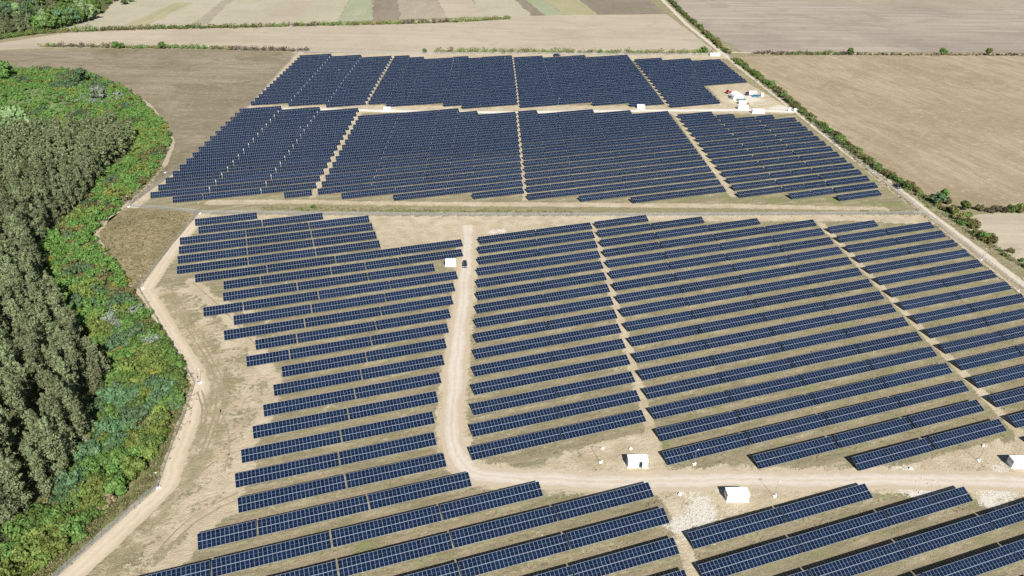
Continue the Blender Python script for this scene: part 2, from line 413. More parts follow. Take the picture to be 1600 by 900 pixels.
def field_mat(name, c1, c2, c3, rot=0.0, stretch=12.0, fine=0.5, big=0.008, amount=0.5, lines=0.0, bump=0.4, grain=0.5, mottle=0.4):
    """streaks run along local y when stretch > 1, along x when < 1"""
    t = NT(name)
    v = t.mapping(rot=rot, scale=(1.0, stretch, 1.0) if stretch >= 1 else (1.0 / stretch, 1.0, 1.0))
    n1 = t.noise(fine, 5, 0.65, vec=v); n2 = t.noise(big, 5, 0.62, dist=0.4); n3 = t.noise(0.07, 5, 0.6, vec=v); n4 = t.noise(0.9, 4, 0.75); n5 = t.noise(0.22, 4, 0.7)
    c = t.mix(t.step(n3, 0.32, 0.66), c1, c2)
    c = t.mix(t.math('MULTIPLY', t.step(n1, 0.38, 0.68), amount), c, c3)
    c = t.mix(t.math('MULTIPLY', t.step(n2, 0.42, 0.66), 0.6), c, c3)
    n6 = t.noise(0.021, 5, 0.7, dist=1.0)
    c = t.mix(t.math('MULTIPLY', t.step(n6, 0.50, 0.62), mottle), c, (c3[0] * 0.92, c3[1] * 0.98, c3[2] * 0.88, 1))
    dk = tuple(x * 0.62 for x in c1[:3]) + (1,); lt = tuple(min(0.8, x * 1.22) for x in c2[:3]) + (1,)
    c = t.mix(t.math('MULTIPLY', t.step(n4, 0.46, 0.70), grain), c, dk)
    c = t.mix(t.math('MULTIPLY', t.step(n5, 0.50, 0.72), grain * 0.7), c, lt)
    t.set(Base_Color=c, Roughness=0.95); t.b.inputs['Specular IOR Level'].default_value = 0.08
    t.bump(t.math('ADD', n1, n4), bump, 0.3)
    return t.m
LANE_DIR = math.atan2(3.1, 10.08)           # lanes lean this far from +Y
tan_field = field_mat('pale_tilled_earth', (0.355, 0.302, 0.228, 1), (0.415, 0.355, 0.268, 1), (0.30, 0.255, 0.19, 1), rot=-0.33, stretch=0.08, fine=0.2, amount=0.4, grain=0.35)
stubble = field_mat('brown_stubble', (0.21, 0.172, 0.118, 1), (0.295, 0.25, 0.178, 1), (0.165, 0.137, 0.09, 1), rot=-0.33, stretch=0.10, fine=0.3, big=0.012, amount=0.7, grain=0.75, bump=0.8, mottle=0.75)
right_field = field_mat('harvested_earth', (0.295, 0.236, 0.155, 1), (0.38, 0.310, 0.21, 1), (0.22, 0.172, 0.11, 1), rot=-0.12, stretch=9.0, fine=0.35, big=0.006, amount=0.65, grain=0.7, bump=0.7)
grey_field = field_mat('grey_tilled_earth', (0.295, 0.25, 0.20, 1), (0.36, 0.31, 0.248, 1), (0.205, 0.175, 0.145, 1), rot=-0.25, stretch=0.07, fine=0.09, big=0.004, amount=0.6, grain=0.4)
plough_d = field_mat('dark_ploughed_earth', (0.20, 0.165, 0.125, 1), (0.245, 0.205, 0.155, 1), (0.165, 0.135, 0.10, 1), rot=-LANE_DIR, stretch=10.0)
plough_m = field_mat('brown_grey_earth', (0.29, 0.25, 0.19, 1), (0.33, 0.285, 0.215, 1), (0.245, 0.21, 0.155, 1), rot=-LANE_DIR, stretch=10.0)
pale_grass = field_mat('pale_dry_grass', (0.36, 0.325, 0.24, 1), (0.39, 0.345, 0.265, 1), (0.30, 0.28, 0.19, 1), rot=-LANE_DIR, stretch=8.0)
green_crop = field_mat('thin_green_crop', (0.27, 0.285, 0.185, 1), (0.33, 0.32, 0.23, 1), (0.22, 0.25, 0.15, 1), rot=-LANE_DIR, stretch=9.0)
dry_green = field_mat('dry_green_fallow', (0.31, 0.28, 0.175, 1), (0.35, 0.31, 0.20, 1), (0.26, 0.245, 0.135, 1), rot=-LANE_DIR, stretch=8.0)
weedy = field_mat('weedy_fallow', (0.22, 0.178, 0.10, 1), (0.30, 0.242, 0.15, 1), (0.135, 0.125, 0.058, 1), fine=0.35, stretch=1.0, big=0.03, amount=0.8, bump=0.9)
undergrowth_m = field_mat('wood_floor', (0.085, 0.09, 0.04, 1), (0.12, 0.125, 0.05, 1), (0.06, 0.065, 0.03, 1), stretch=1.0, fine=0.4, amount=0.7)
verge_m = field_mat('grass_verge', (0.165, 0.15, 0.07, 1), (0.215, 0.185, 0.095, 1), (0.105, 0.115, 0.042, 1), stretch=1.0, fine=0.5, big=0.04, amount=0.7)

def L(o, s): o['label'] = s; return o
L(sheet('stubble_field', [(-323.9, 831.8), (-238.4, 822.1), (-172.0, 817.6), (-95.5, 799.0), (-5.7, 768.1), (30.7, 744.5), (7.5, 657.6), (-16.1, 573.2), (-51.1, 460.3), (-79.5, 395.5), (-91.4, 366.5), (-89.1, 418.4), (-67.1, 489.3), (-69.4, 523.9), (-102.8, 623.8), (-138.4, 699.7), (-222.7, 754.3), (-309.2, 786.1)], 0.03, stubble), 'brown stubble field between the wood and the farm')
L(sheet('tilled_field', [(-318.2, 814.1), (-248.0, 863.5), (-197.6, 901.7), (-136.0, 905.5), (-2.5, 893.8), (112.6, 891.8), (221.6, 893.1), (305.8, 897.2), (509.9, 866.8), (447.8, 654.1), (367.0, 667.8), (239.9, 702.0), (138.7, 720.8), (42.4, 753.4), (-47.7, 787.4), (-125.8, 812.4), (-184.7, 826.7), (-239.8, 828.2), (-313.6, 799.9)], 0.045, tan_field), 'pale beige tilled field between two hedges')
L(sheet('weedy_field', [(-91.4, 366.5), (-86.4, 384.0), (-79.8, 393.0), (-62.2, 387.0), (-44.9, 376.0), (-56.3, 334.5), (-65.9, 300.0), (-70.7, 305.5), (-79.4, 328.1), (-88.3, 348.9)], 0.03, weedy, 0.6, 4.0), 'weedy fallow patch between the wood and two fences')
L(sheet('harvested_field', [(453.4, 625.5), (557.8, 608.6), (659.4, 583.5), (788.5, 548.5), (870.3, 525.2), (445.9, 234.6), (406.4, 249.8), (363.7, 262.3), (359.2, 264.6), (351.9, 273.1), (350.9, 285.9), (354.0, 308.7), (365.2, 351.1), (386.4, 421.6), (413.0, 503.6)], 0.03, right_field), 'tan harvested field right of the dirt track')
L(sheet('grey_field', [(837.5, 1439.1), (575.6, 972.5), (503.1, 765.6), (472.2, 641.9), (568.6, 621.4), (803.8, 560.5), (916.5, 529.6), (2033.7, 1262.2)], 0.03, grey_field), 'grey tan tilled field at the top right')
L(sheet('dark_field', [(829.1, 1440.3), (792.8, 1232.7), (734.6, 952.3), (794.9, 891.5), (903.6, 834.2), (978.8, 815.4), (1112.0, 801.4), (1430.3, 771.2), (2216.4, 1235.2)], 0.05, plough_m), 'darker grey earth band along the top right edge')
L(sheet('lower_field', [(345.8, 255.2), (373.2, 254.1), (401.4, 245.9), (440.4, 230.9), (350.0, 169.1), (333.0, 192.4), (330.0, 203.1), (332.9, 219.6), (338.1, 239.3)], 0.03, tan_field), 'pale field corner below the harvested field at right')
strips = [([(-209.3, 933.6), (-168.5, 913.0), (-116.3, 916.0), (-50.6, 908.7), (-2.3, 901.6), (90.4, 905.2), (124.1, 1065.1), (203.8, 1532.7), (-156.2, 1585.9), (-177.5, 1026.3)], pale_grass, 'pale dry grass strip by the far wood'),
          ([(90.4, 905.2), (131.2, 904.6), (155.7, 1058.6), (230.5, 1528.8), (203.8, 1532.7), (124.1, 1065.1)], green_crop, 'thin green crop strip among the far strips'),
          ([(131.2, 904.6), (165.5, 905.7), (190.2, 1051.6), (274.7, 1522.2), (230.5, 1528.8), (155.7, 1058.6)], plough_d, 'dark ploughed strip next to the green crop'),
          ([(165.5, 905.7), (221.5, 902.1), (243.3, 1040.7), (320.6, 1515.5), (274.7, 1522.2), (190.2, 1051.6)], plough_m, 'brown grey strip in the far strip fields'),
          ([(221.5, 902.1), (270.5, 900.4), (291.8, 1030.7), (377.1, 1507.1), (320.6, 1515.5), (243.3, 1040.7)], tan_field, 'light tilled strip with furrows among far strips'),
          ([(270.5, 900.4), (328.2, 878.4), (351.6, 1018.5), (434.3, 1498.7), (377.1, 1507.1), (291.8, 1030.7)], pale_grass, 'whitish grass strip among the far strips'),
          ([(328.2, 878.4), (347.2, 874.2), (366.9, 1015.3), (438.1, 1498.1), (434.3, 1498.7), (351.6, 1018.5)], plough_d, 'narrow dark ploughed strip among the far strips'),
          ([(347.2, 874.2), (373.0, 877.7), (390.4, 1010.5), (466.4, 1493.9), (438.1, 1498.1), (366.9, 1015.3)], green_crop, 'pale green strip beside the narrow ploughed strip'),
          ([(373.0, 877.7), (419.3, 881.8), (442.4, 999.8), (551.0, 1481.4), (466.4, 1493.9), (390.4, 1010.5)], dry_green, 'dry green fallow strip among the far strips'),
          ([(419.3, 881.8), (509.9, 866.8), (544.5, 978.9), (698.1, 1459.7), (551.0, 1481.4), (442.4, 999.8)], plough_d, 'broad dark ploughed strip beside the dirt track')]
strips += [([(-73.7, 912.0), (-58.7, 908.6), (-25.7, 1107.2), (-37.3, 1109.5)], plough_m, 'thin brown strip inside the pale grass at the top'), ([(-149.7, 914.2), (-120.8, 915.1), (-78.6, 1084.8), (-98.4, 1088.9)], dry_green, 'greenish band in the pale grass by the far wood'),
           ([(-5.8, 902.4), (36.7, 902.8), (91.6, 1131.6), (65.1, 1136.8)], tan_field, 'lighter band in the pale grass left of the green crop')]
for i, (pl, m, lb) in enumerate(strips):
    L(sheet('strip_field', pl, (0.03 if i < 10 else 0.05) + 0.004 * (i % 2), m, 2.2), lb)
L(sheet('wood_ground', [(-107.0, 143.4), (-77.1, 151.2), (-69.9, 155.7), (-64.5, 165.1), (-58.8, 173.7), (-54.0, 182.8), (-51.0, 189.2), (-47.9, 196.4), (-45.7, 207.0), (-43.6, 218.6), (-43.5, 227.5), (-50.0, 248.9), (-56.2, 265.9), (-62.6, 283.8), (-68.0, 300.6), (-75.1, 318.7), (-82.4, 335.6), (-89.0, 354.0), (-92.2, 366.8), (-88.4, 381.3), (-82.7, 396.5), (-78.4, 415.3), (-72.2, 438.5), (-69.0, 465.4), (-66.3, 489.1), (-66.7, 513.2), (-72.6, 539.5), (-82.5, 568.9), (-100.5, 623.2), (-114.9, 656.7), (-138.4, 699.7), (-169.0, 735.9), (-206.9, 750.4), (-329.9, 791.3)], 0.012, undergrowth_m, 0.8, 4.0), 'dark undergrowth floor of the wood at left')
clearing_m = field_mat('clearing_grass', (0.15, 0.20, 0.075, 1), (0.20, 0.25, 0.10, 1), (0.115, 0.16, 0.05, 1), stretch=1.0, fine=0.3, amount=0.6)
L(sheet('clearing', [(-218.7, 662.1), (-200.2, 657.2), (-174.5, 666.2), (-156.7, 638.1), (-137.9, 583.9), (-143.1, 575.7), (-164.6, 611.3), (-190.3, 614.8), (-206.9, 615.9)], 0.03, clearing_m, 0.8, 4.0), 'pale green grass clearing inside the upper wood')
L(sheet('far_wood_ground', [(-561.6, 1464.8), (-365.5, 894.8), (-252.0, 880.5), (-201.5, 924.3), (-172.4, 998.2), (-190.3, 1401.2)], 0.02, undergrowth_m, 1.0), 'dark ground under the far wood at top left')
L(strip('fence_verge', [(-75.6, 149.3), (-64.3, 164.1), (-52.0, 176.5), (-48.5, 191.7), (-44.8, 210.4), (-43.9, 224.6), (-54.8, 256.1), (-67.9, 292.8), (-73.4, 306.9)], 8.0, 0.018, verge_m, 0.9), 'dry weedy verge outside the western fence')

gravel_m = None
def road_mat(name, c1, c2, c3, half=3.1, rut=0.95, edge=(0.33, 0.285, 0.20, 1)):
    t = NT(name)
    n1 = t.noise(0.5, 5, 0.7); n2 = t.noise(0.07, 4, 0.6); n3 = t.noise(2.5, 3, 0.7); n4 = t.noise(0.22, 5, 0.65)
    uv = t.n('ShaderNodeUVMap'); sp = t.n('ShaderNodeSeparateXYZ'); t.l(uv.outputs[0], sp.inputs[0])
    x = t.math('ADD', sp.outputs['X'], t.math('MULTIPLY', t.math('SUBTRACT', n4, 0.5), 1.6))
    ax = t.math('ABSOLUTE', x)
    c = t.mix(t.step(n1, 0.3, 0.7), c1, c2)
    c = t.mix(t.math('MULTIPLY', t.step(n2, 0.45, 0.65), 0.5), c, c3)
    r = t.math('SUBTRACT', 1.0, t.step(t.math('ABSOLUTE', t.math('SUBTRACT', ax, rut)), 0.15, 0.55))
    c = t.mix(t.math('MULTIPLY', r, 0.32), c, tuple(min(0.8, q * 1.14) for q in c2[:3]) + (1,))
    mid = t.math('SUBTRACT', 1.0, t.step(ax, 0.1, 0.5))
    c = t.mix(t.math('MULTIPLY', mid, 0.22), c, c3)
    ed = t.step(t.math('ADD', ax, t.math('MULTIPLY', t.math('SUBTRACT', t.math('ADD', t.math('MULTIPLY', n1, 0.6), t.math('MULTIPLY', n4, 0.6)), 0.6), 3.2)), half - 0.9, half + 0.1)
    c = t.mix(ed, c, edge)
    c = t.mix(t.math('MULTIPLY', t.step(n3, 0.5, 0.8), 0.4), c, tuple(q * 0.72 for q in c1[:3]) + (1,))
    t.set(Base_Color=c, Roughness=0.95); t.b.inputs['Specular IOR Level'].default_value = 0.1
    t.bump(t.math('ADD', n1, n3), 0.5, 0.15)
    return t.m
gravel_m = road_mat('pale_gravel', (0.445, 0.39, 0.32, 1), (0.50, 0.44, 0.365, 1), (0.40, 0.335, 0.26, 1), half=2.7, edge=(0.40, 0.335, 0.242, 1))
white_m = road_mat('white_gravel', (0.53, 0.50, 0.44, 1), (0.60, 0.57, 0.50, 1), (0.46, 0.415, 0.34, 1), half=2.9, edge=(0.42, 0.37, 0.28, 1))
track_m = road_mat('dirt_track', (0.44, 0.385, 0.30, 1), (0.50, 0.445, 0.35, 1), (0.38, 0.32, 0.235, 1), half=3.0)
earth_m = road_mat('perimeter_earth', (0.43, 0.362, 0.265, 1), (0.48, 0.408, 0.305, 1), (0.39, 0.328, 0.236, 1), half=2.5, rut=1.0, edge=(0.40, 0.34, 0.235, 1))
faint_m = road_mat('faint_earth', (0.33, 0.275, 0.20, 1), (0.38, 0.32, 0.235, 1), (0.28, 0.23, 0.16, 1), half=0.9, rut=0.5)
PERIM = [(-44.9, 366.0), (-54.6, 334.0), (-62.8, 299.0), (-49.2, 257.6), (-38.0, 223.5), (-40.4, 207.4), (-43.0, 190.6), (-45.3, 175.1), (-57.2, 160.4), (-70.6, 143.3), (-78.4, 132.5)]
L(strip('perimeter_track', PERIM, 6.4, 0.025, earth_m, 0.35), 'pale earth track just inside the left fence')
L(strip('gravel_road', smooth_line(ROAD), 8.2, 0.02, gravel_m, 0.45), 'pale gravel road curving between the near blocks')
rut_m = field_mat('churned_earth', (0.27, 0.225, 0.15, 1), (0.33, 0.275, 0.19, 1), (0.21, 0.175, 0.115, 1), stretch=1.0, fine=0.8, amount=0.6)
for ln in ([(-53.1, 288.3), (-45.4, 264.5), (-37.5, 242.0), (-32.7, 225.0), (-32.1, 212.8), (-33.8, 199.6), (-36.8, 185.0)], [(-51.2, 288.8), (-43.5, 264.8), (-35.7, 242.3), (-30.8, 224.4), (-30.2, 212.2), (-32.1, 199.0), (-35.3, 184.6)], [(-38.9, 218.6), (-36.5, 207.8), (-37.3, 198.7), (-39.2, 189.4)], [(-37.6, 218.9), (-35.0, 207.4), (-35.9, 197.7), (-38.1, 187.8)],
           [(-48.0, 146.9), (-41.1, 157.6), (-33.0, 162.7), (-25.7, 165.5)], [(-46.6, 145.3), (-39.7, 155.7), (-31.9, 160.9), (-25.0, 163.2)], [(-22.5, 184.1), (-31.6, 182.2), (-38.9, 174.5), (-46.2, 164.5), (-54.1, 152.8)], [(-44.1, 300.3), (-30.1, 270.7), (-18.8, 241.4)], [(-25.4, 218.8), (-19.4, 216.2), (-12.8, 218.8)], [(-31.0, 206.1), (-27.5, 188.7), (-29.3, 175.8)]):
    L(strip('wheel_rut', smooth_line(ln, 2), 0.55, 0.035, rut_m, 0.16, 0.9), 'churned dark wheel rut on the bare ground at left')
L(strip('white_gravel_road', [(-16.3, 564.5), (35.0, 548.9), (99.0, 526.5), (172.8, 503.1), (221.4, 493.4), (270.3, 481.9), (349.5, 462.3), (389.9, 446.1)], 7.0, 0.02, white_m, 0.3), 'white gravel road between the two far rows of blocks')
L(strip('dirt_track', [(752.8, 1451.6), (563.4, 975.0), (494.8, 788.2), (452.4, 653.0), (415.1, 533.9), (386.2, 438.4), (358.9, 352.9), (345.3, 299.6), (334.1, 263.9), (323.4, 226.1), (312.4, 188.8), (301.4, 151.0)], 5.4, 0.05, track_m, 0.3), 'pale dirt track along the eastern fence and hedge')
L(strip('cross_track', [(452.7, 649.8), (495.1, 630.2), (628.9, 595.7), (794.6, 553.3)], 4.0, 0.055, track_m, 0.3), 'thin pale track across the fields at top right')
L(strip('wood_track', [(-132.0, 689.1), (-107.4, 644.6), (-84.4, 586.3), (-70.0, 531.3), (-63.8, 498.8), (-66.1, 455.4), (-73.2, 423.5), (-80.5, 399.4), (-87.1, 382.5), (-90.4, 364.0), (-83.6, 340.6), (-74.0, 316.6), (-68.6, 301.9)], 1.8, 0.04, faint_m, 0.5), 'faint earth track around the edge of the wood')

# ------------------------------------------------------------------ solar tables
MP, ML, MW, TILT = 1.154, 2.278, 1.134, 0.408826
TD = 4.58; TZ = 0.5; CT, ST = math.cos(TILT), math.sin(TILT)
def cell_material():
    t = NT('solar_glass')
    oi = t.n('ShaderNodeObjectInfo')
    n = t.noise(0.5, 2)
    c = t.mix(oi.outputs['Random'], (0.0022, 0.0070, 0.0190, 1), (0.0046, 0.0122, 0.0320, 1))
    c = t.mix(t.math('MULTIPLY', n, 0.3), c, (0.006, 0.0155, 0.042, 1))
    t.set(Base_Color=c, Roughness=0.16, IOR=1.5)
    t.b.inputs['Specular IOR Level'].default_value = 0.5
    return t.m
glass_m = cell_material()
alu_m = plain('aluminium_frame', (0.33, 0.37, 0.43), 0.45, 0.15, 0.06)
line_m = plain('cell_gap_line', (0.20, 0.23, 0.33), 0.4, 0.0, 0.05)
steel_m = plain('galvanised_steel', (0.30, 0.31, 0.32), 0.5, 0.4, 0.15)
back_m = plain('shade_darkened_backsheet', (0.035, 0.036, 0.04), 0.6)  # underside darkened from white to cut bounce and deepen shade below the tables
inv_m = plain('inverter_white', (0.50, 0.51, 0.53), 0.5)

def module_geo(x0, s0, full=True):
    """one module in table space: x along the row, s up the slope; returns verts, quads, mats"""
    fw = 0.024; fs = 0.046; gap = 0.010
    x1, s1 = x0 + MW, s0 + ML; sm = (s0 + s1) / 2
    def P(x, s, h=0.0): return (x, s * CT - h * ST, TZ + s * ST + h * CT)
    v = []; q = []; m = []
    def quad(a, b, c, d, mi):
        i = len(v); v.extend([a, b, c, d]); q.append((i, i + 1, i + 2, i + 3)); m.append(mi)
    T = 0.035
    if full:
        a, b, c, d = fw, MW - fw, fw, ML - fw
        xi0, xi1, si0, si1 = x0 + fw, x1 - fw, s0 + fs, s1 - fs
        quad(P(x0, s0, T), P(x1, s0, T), P(xi1, si0, T), P(xi0, si0, T), 1)
        quad(P(x1, s0, T), P(x1, s1, T), P(xi1, si1, T), P(xi1, si0, T), 1)
        quad(P(x1, s1, T), P(x0, s1, T), P(xi0, si1, T), P(xi1, si1, T), 1)
        quad(P(x0, s1, T), P(x0, s0, T), P(xi0, si0, T), P(xi0, si1, T), 1)
        h = T - 0.006
        quad(P(xi0, si0, h), P(xi1, si0, h), P(xi1, sm - gap, h), P(xi0, sm - gap, h), 0)
        quad(P(xi0, sm - gap, h), P(xi1, sm - gap, h), P(xi1, sm + gap, h), P(xi0, sm + gap, h), 2)
        quad(P(xi0, sm + gap, h), P(xi1, sm + gap, h), P(xi1, si1, h), P(xi0, si1, h), 0)
        quad(P(x0, s0), P(x1, s0), P(x1, s0, T), P(x0, s0, T), 1)
        quad(P(x1, s0), P(x1, s1), P(x1, s1, T), P(x1, s0, T), 1)
        quad(P(x1, s1), P(x0, s1), P(x0, s1, T), P(x1, s1, T), 1)
        quad(P(x0, s1), P(x0, s0), P(x0, s0, T), P(x0, s1, T), 1)
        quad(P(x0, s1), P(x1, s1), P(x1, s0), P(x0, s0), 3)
    else:
        quad(P(x0, s0, T), P(x1, s0, T), P(x1, s1, T), P(x0, s1, T), 1)
        h = T + 0.006
        quad(P(x0 + fw, s0 + fs, h), P(x1 - fw, s0 + fs, h), P(x1 - fw, s1 - fs, h), P(x0 + fw, s1 - fs, h), 0)
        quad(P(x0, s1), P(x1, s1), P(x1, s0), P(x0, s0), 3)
    return v, q, m
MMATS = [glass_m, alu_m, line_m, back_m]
def module_mesh(x0, s0):
    v, q, m = module_geo(x0, s0, True)
    return mesh_np('solar_module', v, q, mats=MMATS, mat_idx=m)
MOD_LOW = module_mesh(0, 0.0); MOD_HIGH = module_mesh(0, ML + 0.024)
def array_mesh(n, full):
    v = []; q = []; m = []
    for i in range(n):
        for s0 in (0.0, ML + 0.024):
            a, b, c = module_geo(i * MP, s0, full); o = len(v); v += a; q += [tuple(o + k for k in f) for f in b]; m += c
    return mesh_np('module_array', v, q, mats=MMATS, mat_idx=m)
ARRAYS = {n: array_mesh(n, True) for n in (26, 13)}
def purlin_mesh(n):
    mb = MB()
    M = Matrix(((1, 0, 0, 0), (0, CT, -ST, 0), (0, ST, CT, TZ), (0, 0, 0, 1)))
    mb.box(-0.05, n * MP + 0.03, -0.04, 0.04, -0.12, -0.012, M=M)
    return mb.mesh('purlin', steel_m)
PURLIN = {n: purlin_mesh(n) for n in (26, 13)}
def bent_mesh():
    mb = MB()
    M = Matrix(((1, 0, 0, 0), (0, CT, -ST, 0), (0, ST, CT, TZ), (0, 0, 0, 1)))
    mb.box(-0.05, 0.05, 0.2, TD - 0.2, -0.26, -0.125, M=M)
    mb.box(-0.06, 0.06, 1.0, 1.12, -0.3, TZ + 1.0 * ST - 0.2)
    mb.box(-0.06, 0.06, 3.2, 3.32, -0.3, TZ + 3.2 * ST - 0.2)
    return mb.mesh('support_frame', steel_m)
BENT = bent_mesh()
def inverter_mesh():
    mb = MB(); mb.box(-0.24, 0.24, 3.62, 3.92, 0.9, 1.9); mb.box(-0.04, 0.04, 3.7, 3.8, -0.2, 0.9)
    mb.box(-0.2, 0.2, 3.59, 3.62, 1.0, 1.5)
    return mb.mesh('string_inverter', inv_m)
INV = inverter_mesh()

tables = []     # (u, v, modules, block, row)
PER = 30.45
def seq(block, g, k, u0, sizes, per_gap=0.45, dv=0.0):
    u = u0
    for n in sizes:
        tables.append((u, ROW_V[g] + ROW_P * k + dv, n, block, k)); u += n * MP - 0.02 + per_gap
F_, H_ = 26, 13
W_ROWS = {21: (-45.1, 'F'), 20: (-43.1, 'FF'), 19: (-51.1, 'FFF'), 18: (-50.9, 'FFF'), 17: (-50.8, 'FFF'), 16: (-50.6, 'FFF'), 15: (-42.6, 'FFFF'),
          14: (-30.7, 'HFHHF'), 13: (-30.8, 'FFF'), 12: (-38.2, 'HFFF'), 11: (-26.6, 'FFF'), 10: (-30.1, 'FFF'), 9: (-18.8, 'HFF'), 8: (-22.2, 'HFF'),
          7: (-10.2, 'FF'), 6: (-13.5, 'FF'), 5: (-17.2, 'FF'), 4: (-20.8, 'FF'), 3: (-24.4, 'FF'), 2: (-26.2, 'FF'), 1: (-25.5, 'FF'),
          0: (-35.8, 'HFF'), -1: (-62.4, 'FFFF'), -2: (-31.4, 'FFFF'), -3: (-1.5, 'FFF'), -4: (26.3, 'FF'), -5: (23.8, 'FF')}
for k, (u0, s) in W_ROWS.items(): seq('W', 0, k, u0, [F_ if c == 'F' else H_ for c in s])
for k in range(1, 16): seq('B', 0, k, 39.9 + 3.15 * k, [F_, F_])
for k in range(-1, 16): seq('C', 0, k, 103.4 + 3.1 * k, [F_] * min(4, 16 - k), 0.72)
seq('C', 0, -2, 126.4, [F_] * 3, 0.9); seq('C', 0, -3, 155.6, [F_] * 2, 0.9)
for k in range(-3, 12): seq('D', 0, k, 230.2 + 3.05 * k, [F_] * (1 if k == 11 else 2), 0.8)
seq('D', 0, -4, 217.6, [F_])
seq('E', 0, -4, 91.2, [F_] * 2); seq('E', 0, -5, 88.3, [F_] * 3); seq('E', 0, -6, 85.2, [F_] * 5); seq('E', 0, -7, 112.6, [F_] * 4); seq('E', 0, -8, 140.5, [F_] * 3)
# far blocks: rows shift 3.15 m per row, columns given by their offset w
def colm(block, g, w, n, k0, k1):
    for k in range(k0, k1 + 1):
        dv = 0.0; u = w + 3.15 * k
        if g == 2:
            top = np.interp(u, [30, 120, 160, 200, 280, 400], [-.2, -.6, -.5, 0.0, .4, .8])
            dv = ROW_P * float(top) * min(1.0, max(0.0, (k + 8) / 18.0))
        elif g == 1:
            dv = ROW_P * float(np.interp(u, [-70, 120, 250, 330], [0.0, -0.05, 0.15, 0.3])) * min(1.0, max(0.0, (k + 6) / 14.0))
        tables.append((u, ROW_V[g] + ROW_P * k + dv, n, block, k))
colm('S1', 1, -72.8, F_, 1, 16); colm('S1', 1, -57.7, H_, 0, 0); colm('S1', 1, -42.3, F_, 0, 15); colm('S1', 1, -11.9, F_, 0, 14); colm('S1', 1, 2.9, H_, -1, -1)
colm('S2', 1, 21.2, F_, -1, 12); colm('S2', 1, 51.4, F_, -1, 12); colm('S2', 1, 81.6, H_, -1, 12); colm('S2', 1, 96.8, H_, -1, 11); colm('S2', 1, 112.0, F_, -4, -4); colm('S2', 1, 112.0, F_, -1, 10)
colm('S2', 1, 36.2, F_, -2, -2); colm('S2', 1, 66.4, F_, -3, -2); colm('S2', 1, 96.6, F_, -3, -2); colm('S2', 1, 126.8, H_, -3, -2)
colm('S3', 1, 144.0, H_, -5, 10); colm('S3', 1, 159.2, H_, -5, 9); colm('S3', 1, 174.4, F_, -6, 9); colm('S3', 1, 204.6, F_, -7, 8); colm('S3', 1, 234.8, F_, -7, 7)
colm('S4', 1, 270.2, F_, -8, 6); colm('S4', 1, 301.0, H_, -9, 5); colm('S4', 1, 316.3, H_, -9, 4); colm('S4', 1, 332.2, H_, -9, 4); colm('S4', 1, 347.4, H_, -9, 3); colm('S4', 1, 329.0, F_, -10, -10)
colm('N1', 2, -17.2, F_, 1, 16); colm('N1', 2, 13.1, F_, 0, 15); colm('N1', 2, 43.4, F_, -1, 14)
colm('N2', 2, 75.6, H_, -1, 14); colm('N2', 2, 90.8, H_, -2, 13); colm('N2', 2, 106.0, F_, -2, 12); colm('N2', 2, 136.2, H_, -3, 12); colm('N2', 2, 151.4, H_, -4, 11); colm('N2', 2, 166.6, F_, -4, 11)
colm('N3', 2, 198.6, F_, -5, 10); colm('N3', 2, 228.8, F_, -5, 9); colm('N3', 2, 259.0, H_, -6, 9); colm('N3', 2, 274.2, H_, -6, 8); colm('N3', 2, 289.3, F_, -7, 8)
colm('N4', 2, 322.4, F_, -8, 6); colm('N4', 2, 352.6, H_, -8, 5); colm('N4', 2, 367.8, H_, -3, 5); colm('N4', 2, 383.0, F_, -3, 4)

BLOCK_TXT = {'W': 'block left of gravel road', 'B': 'block right of gravel road', 'C': 'wide block right of centre', 'D': 'block beside the eastern fence',
             'E': 'front block below the road', 'S1': 'leftmost far block', 'S2': 'second far block from left', 'S3': 'third far block from left', 'S4': 'rightmost far block'}
def camdist(t): return math.hypot(t[0] + 13, t[1])
N_OBJ, N_FULL = 300, 92
order = sorted(range(len(tables)), key=lambda i: camdist(tables[i]))
as_obj = set(order[:N_OBJ]); as_full = set(order[:N_FULL])
rows_of = {}
for i, t in enumerate(tables): rows_of.setdefault(t[3], set()).add(t[4])
row_ix = {(b, k): n + 1 for b, ks in rows_of.items() for n, k in enumerate(sorted(ks))}
pos_ix = {}
for key in set((t[3], t[4]) for t in tables):
    for n, i in enumerate(sorted((i for i, t in enumerate(tables) if (t[3], t[4]) == key), key=lambda i: tables[i][0])): pos_ix[i] = n + 1
EMPTY_SIZE = 0.5
for i in order[:N_OBJ]:
    u, v, n, b, k = tables[i]
    jz = random.uniform(-0.06, 0.06)
    t = link('solar_table', None, loc=(u, v, jz)); t.empty_display_size = EMPTY_SIZE
    t.rotation_euler = (random.gauss(0, 0.006), random.gauss(0, 0.0012), 0)
    half = 'short solar table' if n == 13 else 'solar table'
    tag(t, f'{half} {ordinal(pos_ix[i])} from left in {ordinal(row_ix[(b, k)])} row from front, {BLOCK_TXT[b]}', 'solar table', 'solar tables in rows')
    if i in as_full:
        for j in range(n):
            link('solar_module', MOD_LOW, t, (j * MP, 0, 0)); link('solar_module', MOD_HIGH, t, (j * MP, 0, 0))
    else:
        tag(link('solar_module_array', ARRAYS[n], t), kind='stuff')
    if i in as_full:
        for s in (0.9, 3.6): link('purlin', PURLIN[n], t, (0, s * CT, s * ST))
        nb = 6 if n == 26 else 3
        for j in range(nb): link('support_frame', BENT, t, ((j + 0.5) * n * MP / nb, 0, 0))
    else:
        link('purlin', PURLIN[n], t, (0, 0.9 * CT, 0.9 * ST))
        nb = 4 if n == 26 else 2
        for j in range(nb): link('support_frame', BENT, t, ((j + 0.5) * n * MP / nb, 0, 0))
    if n == 26 and b[0] == 'S' : link('string_inverter', INV, t, (n * MP + 0.2, 0, 0))
